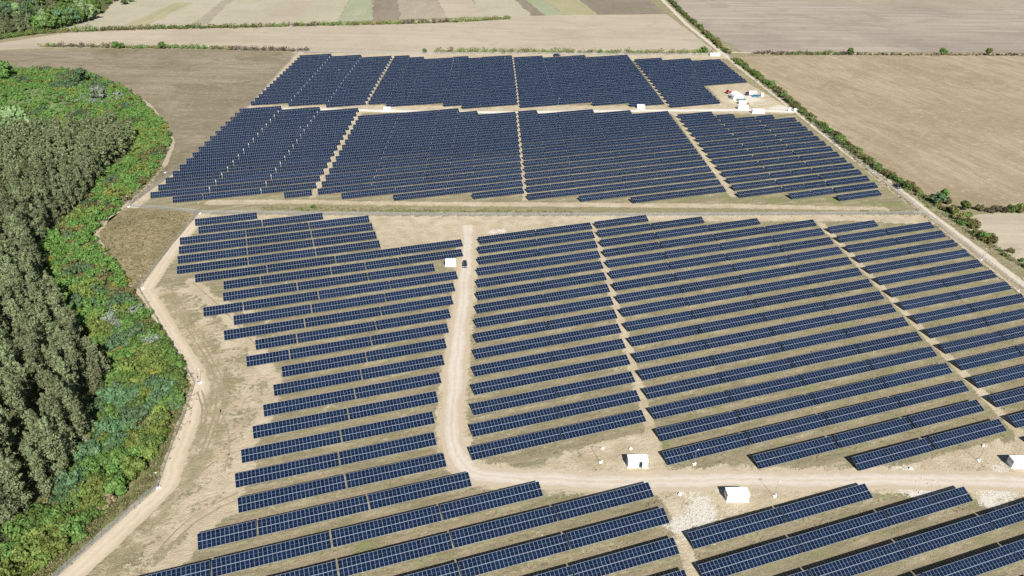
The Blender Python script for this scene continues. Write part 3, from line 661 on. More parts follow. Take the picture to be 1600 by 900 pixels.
# the tables beyond the three hundred largest: one object
av = {}
for n in (26, 13):
    v = []; q = []; m = []
    for j in range(n):
        for s0 in (0.0, ML + 0.024):
            a, bq, c = module_geo(j * MP, s0, False); o = len(v); v += a; q += [tuple(o + x for x in f) for f in bq]; m += c
    av[n] = (np.array(v), np.array(q), np.array(m))
ib = INV; ivv = np.array([x.co[:] for x in INV.vertices]); ivq = np.array([list(p.vertices) for p in INV.polygons])
VV = []; QQ = []; MM = []; off = 0
for i in order[N_OBJ:]:
    u, v, n, b, k = tables[i]
    a, q, m = av[n]
    VV.append(a + np.array([u, v, random.uniform(-0.06, 0.06)])); QQ.append(q + off); MM.append(m); off += len(a)
    if n == 26:
        VV.append(ivv + np.array([u + n * MP + 0.2, v, 0])); QQ.append(ivq + off); MM.append(np.full(len(ivq), 4)); off += len(ivv)
    for s in (5.0, n * MP - 5.0):
        bx = np.array([(x, y, z) for x in (-.06, .06) for y in (1.0, 1.12) for z in (-.2, TZ + 0.2)]) + np.array([u + s, v, 0])
        bq = np.array([(0, 1, 3, 2), (4, 6, 7, 5), (0, 4, 5, 1), (2, 3, 7, 6)]); VV.append(bx); QQ.append(bq + off); MM.append(np.full(4, 1)); off += 8
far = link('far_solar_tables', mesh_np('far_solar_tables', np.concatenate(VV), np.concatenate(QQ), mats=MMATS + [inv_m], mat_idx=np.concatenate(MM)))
tag(far, 'far rows of dark blue solar tables beyond the nearest three hundred', 'solar tables', None, 'stuff')

# ------------------------------------------------------------------ vegetation
def foliage(name, dark, light, trans=0.22, scale=0.35):
    t = NT(name)
    oi = t.n('ShaderNodeObjectInfo')
    n1 = t.noise(scale, 3); n2 = t.noise(2.2, 2)
    f = t.math('ADD', t.math('MULTIPLY', n1, 0.6), t.math('MULTIPLY', n2, 0.4))
    c = t.mix(t.step(f, 0.36, 0.64), (*dark, 1), (*light, 1))
    hsv = t.n('ShaderNodeHueSaturation')
    t.l(c, hsv.inputs['Color'])
    t.l(t.math('ADD', 0.485, t.math('MULTIPLY', oi.outputs['Random'], 0.03)), hsv.inputs['Hue'])
    t.l(t.math('ADD', 0.72, t.math('MULTIPLY', oi.outputs['Random'], 0.62)), hsv.inputs['Value'])
    t.set(Base_Color=hsv.outputs[0], Roughness=0.6)
    t.b.inputs['Specular IOR Level'].default_value = 0.25
    tr = t.n('ShaderNodeBsdfTranslucent'); t.l(hsv.outputs[0], tr.inputs['Color'])
    mx = t.n('ShaderNodeMixShader'); mx.inputs[0].default_value = trans
    t.l(t.b.outputs[0], mx.inputs[1]); t.l(tr.outputs[0], mx.inputs[2]); t.l(mx.outputs[0], t.out.inputs['Surface'])
    return t.m
FOL = {
    'poplar': foliage('poplar_leaves', (0.116, 0.142, 0.064), (0.202, 0.228, 0.116)),
    'green': foliage('green_leaves', (0.075, 0.135, 0.03), (0.125, 0.20, 0.048)),
    'yellow-green': foliage('yellow_green_leaves', (0.11, 0.155, 0.034), (0.172, 0.21, 0.05)),
    'golden': foliage('golden_leaves', (0.165, 0.17, 0.03), (0.25, 0.235, 0.048)),
    'orange': foliage('orange_leaves', (0.155, 0.135, 0.04), (0.235, 0.175, 0.055)),
    'blue-green': foliage('blue_green_leaves', (0.066, 0.135, 0.055), (0.125, 0.195, 0.095)),
    'grey-green': foliage('grey_green_leaves', (0.13, 0.155, 0.115), (0.215, 0.24, 0.18)),
    'olive': foliage('olive_leaves', (0.12, 0.12, 0.042), (0.20, 0.185, 0.07)),
    'dark brown': foliage('dark_bramble', (0.075, 0.06, 0.04), (0.13, 0.105, 0.065)),
    'straw': foliage('dry_stalks', (0.24, 0.20, 0.10), (0.34, 0.29, 0.16)),
    'pale green': foliage('pale_green_leaves', (0.13, 0.19, 0.075), (0.22, 0.29, 0.13)),
}
bark_m = plain('pale_bark', (0.34, 0.31, 0.25), 0.9, 0, 0.35)

def leaf_cloud(clumps, size, g):
    """clumps: (cx,cy,cz, rx,ry,rz, n) -> quad soup of leaf-sized faces turned outwards"""
    V = []
    for cx, cy, cz, rx, ry, rz, n in clumps:
        d = g.normal(size=(n, 3)); d /= np.linalg.norm(d, axis=1, keepdims=True)
        rad = 0.45 + 0.6 * g.random((n, 1)) ** 0.6
        p = d * rad * np.array([rx, ry, rz]) + np.array([cx, cy, cz])
        nn = d + g.normal(size=(n, 3)) * 0.42 + np.array([0, 0, 0.15]); nn /= np.linalg.norm(nn, axis=1, keepdims=True)
        a = np.cross(nn, g.normal(size=(n, 3))); a /= np.linalg.norm(a, axis=1, keepdims=True) + 1e-9
        b = np.cross(nn, a)
        s = size * (0.55 + 0.9 * g.random((n, 1))) * 0.5
        s2 = s * (0.6 + 0.5 * g.random((n, 1)))
        V.append(np.stack([p - a * s - b * s2, p + a * s - b * s2 * 0.7, p + a * s * 0.8 + b * s2, p - a * s * 0.9 + b * s2], 1))
    V = np.concatenate(V).reshape(-1, 3)
    return V
def cloud_mesh(name, V, mat):
    return mesh_np(name, V, np.arange(len(V)).reshape(-1, 4), mats=[mat])

def poplar_clumps(H, Rr, g, nper, bend=(0.0, 0.0)):
    out = []
    nz = int(H * 0.95); lop = g.uniform(0, 6.28)
    for i in range(nz):
        t = (i + 0.5) / nz; z = H * (0.14 + 0.86 * t)
        r = Rr * (math.sin(math.pi * min(1, 0.16 + 0.80 * t)) ** 0.6) * (1.0 - 0.22 * t) * g.uniform(0.6, 1.3)
        for q in range(2):
            a = lop + g.normal() * 1.4 + q * 3.14; o = r * g.uniform(0.35, 0.85)
            out.append((math.cos(a) * o + bend[0] * t * t, math.sin(a) * o + bend[1] * t * t, z + g.normal() * 0.6, r * g.uniform(0.45, 0.75), r * g.uniform(0.45, 0.75), H * g.uniform(0.035, 0.075), nper))
    return out
def trunk_mesh(H, r, g, limbs=7, lean=0.25):
    mb = MB(); p = Vector((0, 0, -0.2)); n = 5
    for i in range(n):
        q = Vector((g.normal() * lean * 0.4, g.normal() * lean * 0.4, H * (i + 1) / n))
        mb.tube(p, q, r * (1 - i / n * 0.85), r * (1 - (i + 1) / n * 0.85), 6, caps=(i == 0)); p = q
    for i in range(limbs):
        z = H * g.uniform(0.25, 0.8); a = g.uniform(0, 6.28); ln = H * 0.10
        mb.tube((0, 0, z), (math.cos(a) * ln, math.sin(a) * ln, z + ln * 1.3), r * 0.35, r * 0.08, 4, caps=False)
    return mb.mesh('trunk', bark_m)
POP = []
for i in range(9):
    g = np.random.default_rng(100 + i); H = 18.0 + g.uniform(-3.5, 3.5)
    POP.append((trunk_mesh(H * 0.93, 0.2, g), cloud_mesh('crown', leaf_cloud(poplar_clumps(H, 2.35 + g.uniform(-.5, .7), g, 60, (g.normal() * 0.8, g.normal() * 0.8)), 0.42, g), FOL['poplar']), H))
def shrub_clumps(g, tall=1.0, n=9, nper=85):
    out = [(0, 0, 0.55 * tall, 0.72, 0.72, 0.55 * tall, nper)]
    for _ in range(n):
        a = g.uniform(0, 6.28); o = g.uniform(0.35, 0.85); z = tall * g.uniform(0.25, 1.05) * (1.15 - o * 0.55); r = g.uniform(0.28, 0.5)
        out.append((math.cos(a) * o, math.sin(a) * o, z, r, r, r * g.uniform(0.7, 1.0) * (0.6 + 0.4 * tall), nper))
    return out
SHRUB = []
for i in range(8):
    g = np.random.default_rng(200 + i)
    SHRUB.append(cloud_mesh('shrub', leaf_cloud(shrub_clumps(g, [0.8, 1.0, 1.2, 1.0, 1.4, 0.9, 1.1, 1.3][i], 12, 105), 0.16, g), FOL['green']))
BROAD = []
for i in range(3):
    g = np.random.default_rng(300 + i); cl = []
    for _ in range(26):
        a = g.uniform(0, 6.28); o = g.uniform(0.1, 0.9); z = g.uniform(0.55, 1.65); sc = math.sqrt(max(0.05, 1 - ((z - 1.05) / 0.75) ** 2))
        cl.append((math.cos(a) * o * sc, math.sin(a) * o * sc, z, 0.33, 0.33, 0.26, 75))
    BROAD.append((trunk_mesh(1.2, 0.07, g, 6, 0.05), cloud_mesh('crown', leaf_cloud(cl, 0.17, g), FOL['pale green'])))

def own_mat(o, m):
    o.material_slots[0].link = 'OBJECT'; o.material_slots[0].material = m
def put_shrub(name, x, y, r, colour, label, group, hz=1.0, var=None):
    o = link(name, SHRUB[random.randrange(len(SHRUB)) if var is None else var], None, (x, y, -0.05), random.uniform(0, 6.28))
    o.scale = (r * random.uniform(0.9, 1.1), r * random.uniform(0.9, 1.1), r * hz)
    own_mat(o, FOL[colour]); tag(o, label, 'shrub', group)
    return o
def put_poplar(x, y, label, group, s=1.0, name='poplar_tree'):
    tr, cr, H = POP[random.randrange(len(POP))]
    e = link(name, None, None, (x, y, 0), random.uniform(0, 6.28)); e.empty_display_size = 0.5
    e.scale = (s * random.uniform(0.9, 1.12), s * random.uniform(0.9, 1.12), s * random.uniform(0.92, 1.08))
    e.rotation_euler[0] = random.gauss(0, 0.02); e.rotation_euler[1] = random.gauss(0, 0.02)
    link('trunk', tr, e); link('crown', cr, e); tag(e, label, 'tree', group)
    return e
def put_broad(x, y, r, colour, label, group, h=1.0, name='broadleaf_tree'):
    tr, cr = BROAD[random.randrange(3)]
    e = link(name, None, None, (x, y, 0), random.uniform(0, 6.28)); e.empty_display_size = 0.5
    e.scale = (r, r, r * h)
    link('trunk', tr, e); c = link('crown', cr, e); own_mat(c, FOL[colour]); tag(e, label, 'tree', group)
    return e

WOOD_EDGE = [(-107.0, 143.4), (-77.1, 151.2), (-69.9, 155.7), (-64.5, 165.1), (-58.8, 173.7), (-54.0, 182.8), (-51.0, 189.2), (-47.9, 196.4), (-45.7, 207.0), (-43.6, 218.6), (-43.5, 227.5), (-50.0, 248.9), (-56.2, 265.9), (-62.6, 283.8), (-68.0, 300.6), (-75.1, 318.7), (-82.4, 335.6), (-89.0, 354.0), (-92.2, 366.8), (-88.4, 381.3), (-82.7, 396.5), (-78.4, 415.3), (-72.2, 438.5), (-69.0, 465.4), (-66.3, 489.1), (-66.7, 513.2), (-72.6, 539.5), (-82.5, 568.9), (-100.5, 623.2), (-114.9, 656.7), (-138.4, 699.7), (-167.3, 725.8), (-203.7, 735.0), (-320.8, 764.8)]
POP_AREA = [(-109.7, 151.3), (-92.4, 156.1), (-84.9, 160.5), (-83.0, 165.3), (-80.6, 171.9), (-78.5, 176.2), (-75.8, 178.9), (-74.4, 183.1), (-71.6, 188.9), (-70.1, 195.0), (-70.0, 201.5), (-73.1, 211.9), (-73.6, 218.8), (-70.1, 227.6), (-67.3, 235.0), (-70.1, 246.2), (-75.9, 258.6), (-85.0, 275.2), (-92.4, 291.8), (-98.7, 307.7), (-104.1, 323.8), (-110.8, 337.6), (-112.5, 348.6), (-111.4, 364.3), (-108.7, 380.1), (-105.1, 393.6), (-99.4, 414.8), (-99.5, 429.1), (-96.8, 445.6), (-92.3, 465.1), (-87.7, 485.1), (-86.9, 502.6), (-93.2, 515.1), (-125.0, 523.9), (-147.1, 522.1), (-169.0, 523.0), (-239.2, 527.7)]
VIEW_W = [(-88.7, 137.5), (-277.8, 831.7), (-5.7, 765.1), (-21.9, 115.8)]           # the strip of the wood that can be seen
def grid_pts(poly, dx, dy, jit):
    xs = [p[0] for p in poly]; ys = [p[1] for p in poly]; out = []
    j = 0
    y = min(ys)
    while y < max(ys):
        x = min(xs); i = 0
        while x < max(xs):
            out.append((x + random.uniform(-jit, jit) + (dx / 2 if j % 2 else 0), y + random.uniform(-jit, jit), i, j)); x += dx; i += 1
        y += dy; j += 1
    a = np.array([(p[0], p[1]) for p in out])
    ok = inside(a[:, 0], a[:, 1], poly) & inside(a[:, 0], a[:, 1], VIEW_W)
    return [p for p, k in zip(out, ok) if k]
random.seed(21)
pts = grid_pts(POP_AREA, 6.3, 5.9, 2.0)
pts.sort(key=lambda p: math.hypot(p[0], p[1]))
BIG = [(-159.3, 528.1)][0]
pts = [p for p in pts if math.hypot(p[0] - BIG[0], p[1] - BIG[1]) > 9.5]
near_p, rest_p = pts[:300], pts[300:]
byrow = {}
for p in near_p: byrow.setdefault(p[3], []).append(p)
for rn, j in enumerate(sorted(byrow)):
    for n, p in enumerate(sorted(byrow[j], key=lambda p: -p[0])):
        put_poplar(p[0], p[1], f'tall poplar {ordinal(n + 1)} from the thicket in {ordinal(rn + 1)} plantation row from front', 'poplars of the plantation', random.uniform(0.72, 1.08))
VV = []
for p in rest_p:
    g = np.random.default_rng(int(p[0] * 7 + p[1] * 131) & 0xffff)
    V = leaf_cloud(poplar_clumps(18.5 * random.uniform(0.75, 1.1), 2.6, g, 22), 0.66, g)
    VV.append(V + np.array([p[0], p[1], 0]))
    t_ = 0.16
    VV.append(np.array([(-t_, 0, 0), (t_, 0, 0), (t_ * .5, 0, 9), (-t_ * .5, 0, 9), (0, -t_, 0), (0, t_, 0), (0, t_ * .5, 9), (0, -t_ * .5, 9)]) + np.array([p[0], p[1], 0]))
if VV:
    fw = link('poplar_wood', cloud_mesh('poplar_wood', np.concatenate(VV), FOL['poplar'])); tag(fw, 'farther poplars of the plantation merging into one grey green mass', 'wood', None, 'stuff')

# thicket between poplars and fence
SPOTS = [([(-57.8, 212.8)][0], 14, 'blue-green'), ([(-65.2, 200.6)][0], 8, 'blue-green'), ([(-50.0, 222.8)][0], 6, 'blue-green'), ([(-86.2, 296.3)][0], 9, 'blue-green'), ([(-71.4, 273.9)][0], 5, 'grey-green'),
         ([(-54.5, 252.5)][0], 3, 'grey-green'), ([(-69.0, 263.7)][0], 4, 'blue-green'), ([(-63.8, 279.0)][0], 4, 'grey-green'), ([(-148.7, 671.8)][0], 20, 'blue-green'), ([(-122.7, 619.7)][0], 16, 'grey-green'),
         ([(-70.6, 299.7)][0], 5.5, 'golden'), ([(-73.7, 309.3)][0], 4, 'golden'), ([(-52.1, 231.0)][0], 2.5, 'golden'), ([(-96.6, 367.3)][0], 4, 'orange'), ([(-94.4, 345.9)][0], 4, 'orange'), ([(-90.7, 339.4)][0], 3, 'golden'),
         ([(-51.0, 209.0)][0], 4, 'yellow-green'), ([(-51.5, 203.2)][0], 3, 'golden'), ([(-53.3, 192.3)][0], 4, 'yellow-green'), ([(-53.5, 204.8)][0], 4, 'olive'), ([(-79.3, 512.6)][0], 11, 'yellow-green'), ([(-86.1, 543.2)][0], 6, 'golden'),
         ([(-99.8, 595.6)][0], 4, 'orange'), ([(-79.6, 474.3)][0], 6, 'golden'), ([(-85.2, 442.3)][0], 4, 'golden'), ([(-91.8, 414.5)][0], 2, 'orange'), ([(-96.7, 393.7)][0], 8, 'yellow-green'), ([(-166.4, 631.4)][0], 22, 'pale green'), ([(-149.3, 608.9)][0], 14, 'pale green'),
         ([(-189.1, 646.7)][0], 14, 'pale green'), ([(-55.1, 246.2)][0], 4, 'yellow-green'), ([(-70.8, 165.2)][0], 4, 'yellow-green'), ([(-78.9, 163.3)][0], 4, 'yellow-green'), ([(-64.7, 177.9)][0], 6, 'yellow-green'), ([(-70.7, 477.8)][0], 6, 'olive'), ([(-72.0, 428.1)][0], 6, 'olive'), ([(-79.2, 401.7)][0], 5, 'olive'), ([(-68.1, 167.9)][0], 5, 'olive'), ([(-75.2, 152.6)][0], 6, 'straw'), ([(-59.0, 172.3)][0], 4, 'straw')]
def thicket_colour(x, y):
    best = None
    for (sx, sy), r, c in SPOTS:
        d = math.hypot(x - sx, y - sy) / r
        if d < 1 and (best is None or d < best[0]) and random.random() < (0.22 if c in ('golden', 'orange') else 0.55 if c in ('blue-green', 'grey-green') else 0.7): best = (d, c)
    if best: return best[1]
    q = math.sin(x * 0.21 + 1.3 * math.sin(y * 0.11)) + math.sin(y * 0.17 - 0.6 + 1.1 * math.sin(x * 0.13))
    if q > 1.15: return 'yellow-green'
    if q < -1.45: return 'blue-green'
    if q < -1.1: return 'olive'
    return random.choices(['green', 'yellow-green', 'olive', 'golden'], [90, 6, 3, 1])[0]
random.seed(33)
cand = [p for p in grid_pts(WOOD_EDGE, 3.1, 3.0, 0.8)]
a = np.array([(p[0], p[1]) for p in cand]); inpop = inside(a[:, 0], a[:, 1], POP_AREA)
cand = [p for p, k in zip(cand, inpop) if not k]
cand.sort(key=lambda p: math.hypot(p[0], p[1]))
nearc = cand[:300]; restc = cand[300:]
byrow = {}
for p in nearc: byrow.setdefault(p[3], []).append(p)
for rn, j in enumerate(sorted(byrow)):
    for n, p in enumerate(sorted(byrow[j], key=lambda p: -p[0])):
        c = thicket_colour(p[0], p[1]); r = random.uniform(2.1, 3.6) if c not in ('straw', 'olive') else random.uniform(1.3, 2.1)
        put_shrub('thicket_shrub', p[0], p[1], r, c, f'{c} shrub {ordinal(n + 1)} from the fence in {ordinal(rn + 1)} rank of thicket from front', 'shrubs of the thicket', random.uniform(0.8, 1.25))
CLEARING = [(-218.7, 662.1), (-200.2, 657.2), (-174.5, 666.2), (-156.7, 638.1), (-137.9, 583.9), (-143.1, 575.7), (-164.6, 611.3), (-190.3, 614.8), (-206.9, 615.9)]
masses = {}
for p in restc:
    if random.random() < 0.25: continue
    if inside(np.array([p[0]]), np.array([p[1]]), CLEARING)[0] and random.random() < 0.3: continue
    c = thicket_colour(p[0], p[1]) if not inside(np.array([p[0]]), np.array([p[1]]), CLEARING)[0] else random.choice(['pale green', 'pale green', 'green'])
    g = np.random.default_rng(int(abs(p[0]) * 17 + p[1] * 37) & 0xffff)
    r = random.uniform(1.8, 3.2) if c != 'pale green' else random.uniform(1.2, 2.4); hz = random.uniform(0.8, 1.3) if c != 'pale green' else 0.5
    V = leaf_cloud(shrub_clumps(g, 1.0, 7, 42), 0.22, g) * np.array([r, r, r * hz]) + np.array([p[0], p[1], 0])
    masses.setdefault(c, []).append(V)
for c, vs in masses.items():
    o = link('thicket_undergrowth', cloud_mesh('thicket_undergrowth', np.concatenate(vs), FOL[c])); tag(o, f'{c} growth in the far part of the thicket', 'thicket', None, 'stuff')
put_broad(*BIG, 9.5, 'pale green', 'big pale green tree standing above the poplars at the left edge', None, 1.3)
put_broad(*[(-154.2, 543.1)][0], 5.0, 'pale green', 'smaller pale green tree right of the big pale tree', None, 1.1)
put_broad(*[(-206.8, 701.8)][0], 7.5, 'green', 'dark green round tree on the thicket corner by the stubble', None, 1.1)
put_broad(*[(-145.4, 675.2)][0], 6.5, 'blue-green', 'blue green willow at the top edge of the thicket', None, 1.0)
put_broad(*[(-122.8, 614.3)][0], 6.0, 'grey-green', 'silvery grey green willow inside the upper thicket', None, 1.05)

# hedge along the dirt track: single shrubs
HL = densify([(567.7, 962.2), (520.3, 835.8), (490.8, 748.6), (462.4, 669.7), (452.8, 640.6)], 5.0) + densify([(442.5, 613.7), (431.1, 573.4), (415.4, 520.3), (396.3, 460.6), (377.6, 400.4), (365.3, 360.1), (356.8, 330.3), (351.7, 310.4), (349.7, 294.2), (348.2, 280.9)], 3.6) + [(346.1, 271.1), (351.9, 273.1), (346.0, 263.9), (345.2, 258.9), (341.2, 252.3), (339.8, 246.9), (347.9, 256.3), (339.8, 243.6), (334.1, 235.7), (332.9, 230.0), (338.0, 231.5), (334.5, 226.5), (331.7, 218.5), (330.2, 211.9), (334.8, 213.3), (329.3, 205.3), (328.2, 201.7), (327.7, 197.2)]
random.seed(5)
HL = sorted(HL, key=lambda p: math.hypot(p[0], p[1])); nh = 0
far_hedge = {}
for x, y in HL:
    for q in range(1 if nh < 6 else 2 if nh < 270 else 3):
        c = random.choices(['green', 'olive', 'dark brown', 'yellow-green', 'blue-green'], [34, 46, 6, 13, 1])[0]
        hx, hy = x + 1.7 + random.uniform(-1.5, 1.6), y + 0.6 + random.uniform(-1.6, 1.6)
        r = random.uniform(1.2, 1.9) if nh < 6 else random.uniform(1.8, 3.4)
        hz = random.uniform(0.55, 1.2)
        if nh < 290:
            nh += 1
            put_shrub('hedge_shrub', hx, hy, r, c, f'{c} hedge shrub, {ordinal(nh)} along the dirt track from the near end', 'hedge shrubs along the dirt track', hz)
        else:
            g = np.random.default_rng(int(abs(hx) * 31 + hy * 13) & 0xffff)
            far_hedge.setdefault(c, []).append(leaf_cloud(shrub_clumps(g, 1.0, 7, 40), 0.22, g) * np.array([r, r, r * hz]) + np.array([hx, hy, 0]))
if far_hedge:
    cs = list(far_hedge); VV = [np.concatenate(far_hedge[c]) for c in cs]
    o = link('hedge_undergrowth', mesh_np('hedge_undergrowth', np.concatenate(VV), np.arange(sum(map(len, VV))).reshape(-1, 4), mats=[FOL[c] for c in cs], mat_idx=np.repeat(np.arange(len(cs)), [len(q) // 4 for q in VV])))
    tag(o, 'farther growth of the hedge along the dirt track', 'hedge', None, 'stuff')
weeds_later = [(440.2, 605.9), (411.4, 514.8), (374.6, 396.7), (354.2, 327.5), (345.9, 278.7), (338.1, 247.3), (331.7, 218.5), (327.3, 187.9)]
put_broad(*[(349.8, 273.8)][0], 3.6, 'blue-green', 'blue green tree leaning over the track in the eastern hedge', None, 0.95)
put_broad(*[(358.0, 277.1)][0], 3.2, 'green', 'bright green tree behind the blue green hedge tree', None, 1.0)
put_broad(*[(356.6, 262.6)][0], 3.4, 'green', 'round green tree alone where the eastern hedge branches', None, 0.85)
for i, (pt, r, c) in enumerate(zip([(365.7, 259.9), (368.7, 256.4), (372.2, 255.3), (376.9, 254.9), (380.3, 253.0), (384.6, 251.7), (389.8, 252.9), (391.6, 249.6), (396.7, 249.1)], (2.4, 2.6, 2.6, 2.8, 2.8, 2.4, 3.2, 2.8, 2.8), ('olive', 'dark brown', 'dark brown', 'dark brown', 'green', 'olive', 'yellow-green', 'green', 'olive'))):
    put_shrub('branch_hedge_shrub', *pt, r, c, f'{c} shrub, {ordinal(i + 1)} from the track in the hedge between right fields', 'hedge between the right fields', 1.0)

def hedge(name, line, width, height, st, colours, label, seed, size=0.55):
    g = np.random.default_rng(seed); pts_ = densify(line, st); vs = {c: [] for c in colours}; cs = list(dict.fromkeys(colours))
    cur = cs[0]
    for x, y in pts_:
        if g.random() < 0.35: cur = cs[int(g.integers(len(cs)))]
        h = height * g.uniform(0.45, 1.25)
        cl = [(g.normal() * width * 0.35, g.normal() * width * 0.35, h * g.uniform(0.3, 0.7), width * 0.42, width * 0.42, h * 0.42, 26) for _ in range(3)]
        vs[cur].append(leaf_cloud(cl, size, g) + np.array([x, y, 0]))
    cs = [c for c in cs if vs[c]]
    V = np.concatenate([np.concatenate(vs[c]) for c in cs]); n = [sum(len(v) for v in vs[c]) // 4 for c in cs]
    mi = np.repeat(np.arange(len(cs)), n)
    o = link(name, mesh_np(name, V, np.arange(len(V)).reshape(-1, 4), mats=[FOL[c] for c in cs], mat_idx=mi)); tag(o, label, 'hedge')
    return o
hedge('hedge', [(-313.3, 863.9), (-252.8, 884.0), (-222.1, 903.9), (-198.9, 909.1), (-167.7, 907.3)], 7, 6, 2.6, ['olive', 'yellow-green', 'green'], 'hedge below the far wood at the top left corner', 1, 0.8)
hedge('hedge', [(-166.7, 908.9), (-116.8, 906.6), (-57.1, 898.6), (0.9, 891.1)], 6, 4.6, 2.6, ['olive', 'yellow-green', 'green'], 'hedge between the beige field and the pale grass strip', 2, 0.8)
hedge('hedge', [(5.7, 891.9), (53.4, 886.9), (111.2, 881.8), (170.2, 874.6), (236.3, 872.4), (295.5, 878.9)], 6, 4.4, 2.6, ['olive', 'dark brown', 'green', 'yellow-green'], 'hedge between the beige field and the ploughed strips', 3, 0.8)
hedge('hedge', [(-204.0, 834.4), (-173.5, 827.0), (-137.4, 813.7), (-101.7, 803.5), (-65.8, 793.3), (-26.6, 777.7), (12.4, 763.7), (43.6, 753.1)], 5, 4.0, 2.6, ['olive', 'dark brown', 'green'], 'hedge between the beige field and the brown stubble', 4, 0.7)
hedge('hedge', [(164.9, 715.9), (201.7, 709.8), (238.5, 697.8), (277.0, 689.9), (314.1, 677.7), (364.2, 662.4), (403.1, 652.8), (437.4, 647.4)], 6, 4.8, 2.8, ['olive', 'green', 'olive', 'yellow-green'], 'weedy hedge right behind the farthest solar blocks', 5, 0.7)
hedge('hedge', [(482.6, 632.3), (518.8, 619.7), (579.7, 605.6)], 5, 4, 3.0, ['dark brown', 'olive', 'green'], 'low hedge by the thin cross track near the junction', 6, 0.7)
hedge('hedge', [(585.6, 603.0), (638.4, 588.1), (706.3, 570.4), (790.0, 549.7)], 3.2, 2.6, 4.5, ['dark brown', 'olive', 'straw'], 'sparse low hedge along the cross track further right', 7, 0.7)
for pt, r, c, lb in (([(-135.5, 811.7)][0], 4.0, 'green', 'dark narrow tree in the hedge above the stubble field'), ([(-131.2, 809.2)][0], 3.6, 'green', 'bright green bush tree beside the narrow hedge tree'),
                     ([(-93.1, 798.4)][0], 4.2, 'green', 'round dark green tree in the hedge above the stubble'), ([(152.9, 717.4)][0], 2.8, 'green', 'small green tree left of the gap behind the far blocks'),
                     ([(578.8, 606.5)][0], 4.0, 'green', 'round green tree on the cross track at the top right'), ([(675.2, 579.6)][0], 4.4, 'green', 'yellowish round tree along the cross track at right'),
                     ([(725.0, 567.3)][0], 4.4, 'yellow-green', 'wide pale tree at the right end of the cross track'), ([(431.1, 652.0)][0], 4.0, 'green', 'green tree at the corner behind the far right block')):
    put_broad(*pt, r, c, lb, None, 0.85, 'hedge_tree')
# far wood at the top left
random.seed(9); nf = 0
for row, (ln, st) in enumerate((([(-264.7, 910.4), (-242.4, 915.7), (-225.7, 922.6), (-209.9, 930.0), (-197.6, 946.2), (-187.5, 963.7), (-177.5, 986.4)], 4.5), ([(-271.9, 940.6), (-243.3, 948.9), (-220.3, 959.2), (-198.4, 982.6), (-183.4, 1018.4)], 6.0), ([(-292.3, 999.5), (-255.7, 1008.0), (-226.1, 1027.8), (-195.5, 1078.1)], 8.0), ([(-312.7, 1083.5), (-266.3, 1093.1), (-227.0, 1115.6), (-196.2, 1164.8)], 11.0))):
    for x, y in densify(ln, st):
        nf += 1
        if row < 2 and x < [(-228.0, 934.1)][0][0] or random.random() < 0.25:
            put_poplar(x + random.uniform(-2, 2), y + random.uniform(-2, 2), f'slender tree, {ordinal(nf)} counted from the lower left of the far wood', 'trees of the far wood', random.uniform(0.8, 1.1), 'far_wood_tree')
        else:
            put_broad(x + random.uniform(-2, 2), y + random.uniform(-2, 2), random.uniform(6.0, 9.0), random.choice(['green', 'blue-green', 'green', 'pale green']), f'leafy tree, {ordinal(nf)} counted from the lower left of the far wood', 'trees of the far wood', 1.15, 'far_wood_tree')
for i, pt in enumerate([(-159.5, 1085.8), (-154.1, 1105.8), (-179.4, 1095.2), (-174.3, 1115.4), (-141.0, 1130.6)]): put_broad(*pt, 5.0, 'green', f'dark bush tree, {ordinal(i + 1)} beyond the pale grass strip at the top', 'bush trees at the top edge', 0.8, 'far_bush_tree')

# weeds: short tufts nobody could count
def weeds(name, pts_, colours, size, n, label, seed, h=0.5):
    g = np.random.default_rng(seed); vs = {c: [] for c in colours}
    for x, y in pts_:
        c = colours[int(g.integers(len(colours)))]; s = size * g.uniform(0.5, 1.5)
        vs[c].append(leaf_cloud([(0, 0, h * s * 0.5, s, s, h * s, n)], 0.34 * s ** 0.5, g) + np.array([x, y, 0]))
    for c in dict.fromkeys(colours):
        if vs[c]:
            o = link(name, cloud_mesh(name, np.concatenate(vs[c]), FOL[c])); tag(o, f'{c} {label}', 'weeds', None, 'stuff')
def along(line, width, n, g):
    d = densify(line, 1.0); out = []
    for _ in range(n):
        x, y = d[int(g.integers(len(d)))]; out.append((x + g.normal() * width, y + g.normal() * width))
    return out
g = np.random.default_rng(77)
weeds('corridor_weeds', along([(-12.2, 373.2), (23.3, 360.2), (62.1, 346.3)], 1.8, 260, g) + along([(52.3, 349.1), (81.4, 339.3)], 1.4, 120, g) + along([(62.1, 346.3), (147.3, 319.6)], 1.6, 330, g) + along([(300.1, 275.6), (326.5, 266.1)], 1.5, 80, g), ['olive', 'straw', 'yellow-green'], 0.75, 14, 'weeds on the strip between near and far blocks', 1)
weeds('corridor_grass', along([(-38.0, 373.9), (80.7, 336.5), (329.2, 264.4)], 0.8, 420, g) + along([(147.3, 319.6), (329.9, 265.1)], 1.6, 240, g), ['olive', 'straw'], 0.45, 9, 'dry grass along the corridor fence', 2)
wp = []
while len(wp) < 12000:
    x = g.uniform(-110, 0); y = g.uniform(280, 440)
    wp.append((x, y))
a = np.array(wp); k = inside(a[:, 0], a[:, 1], [(-89.5, 363.7), (-85.0, 380.3), (-78.5, 389.2), (-61.8, 382.6), (-47.3, 372.5), (-57.5, 334.8), (-66.2, 303.5), (-70.7, 309.5), (-78.7, 329.2), (-86.6, 348.4)])
weeds('fallow_weeds', [p for p, q in zip(wp, k) if q], ['olive', 'straw', 'olive', 'dark brown'], 0.55, 8, 'weeds on the fallow patch by the wood', 3)
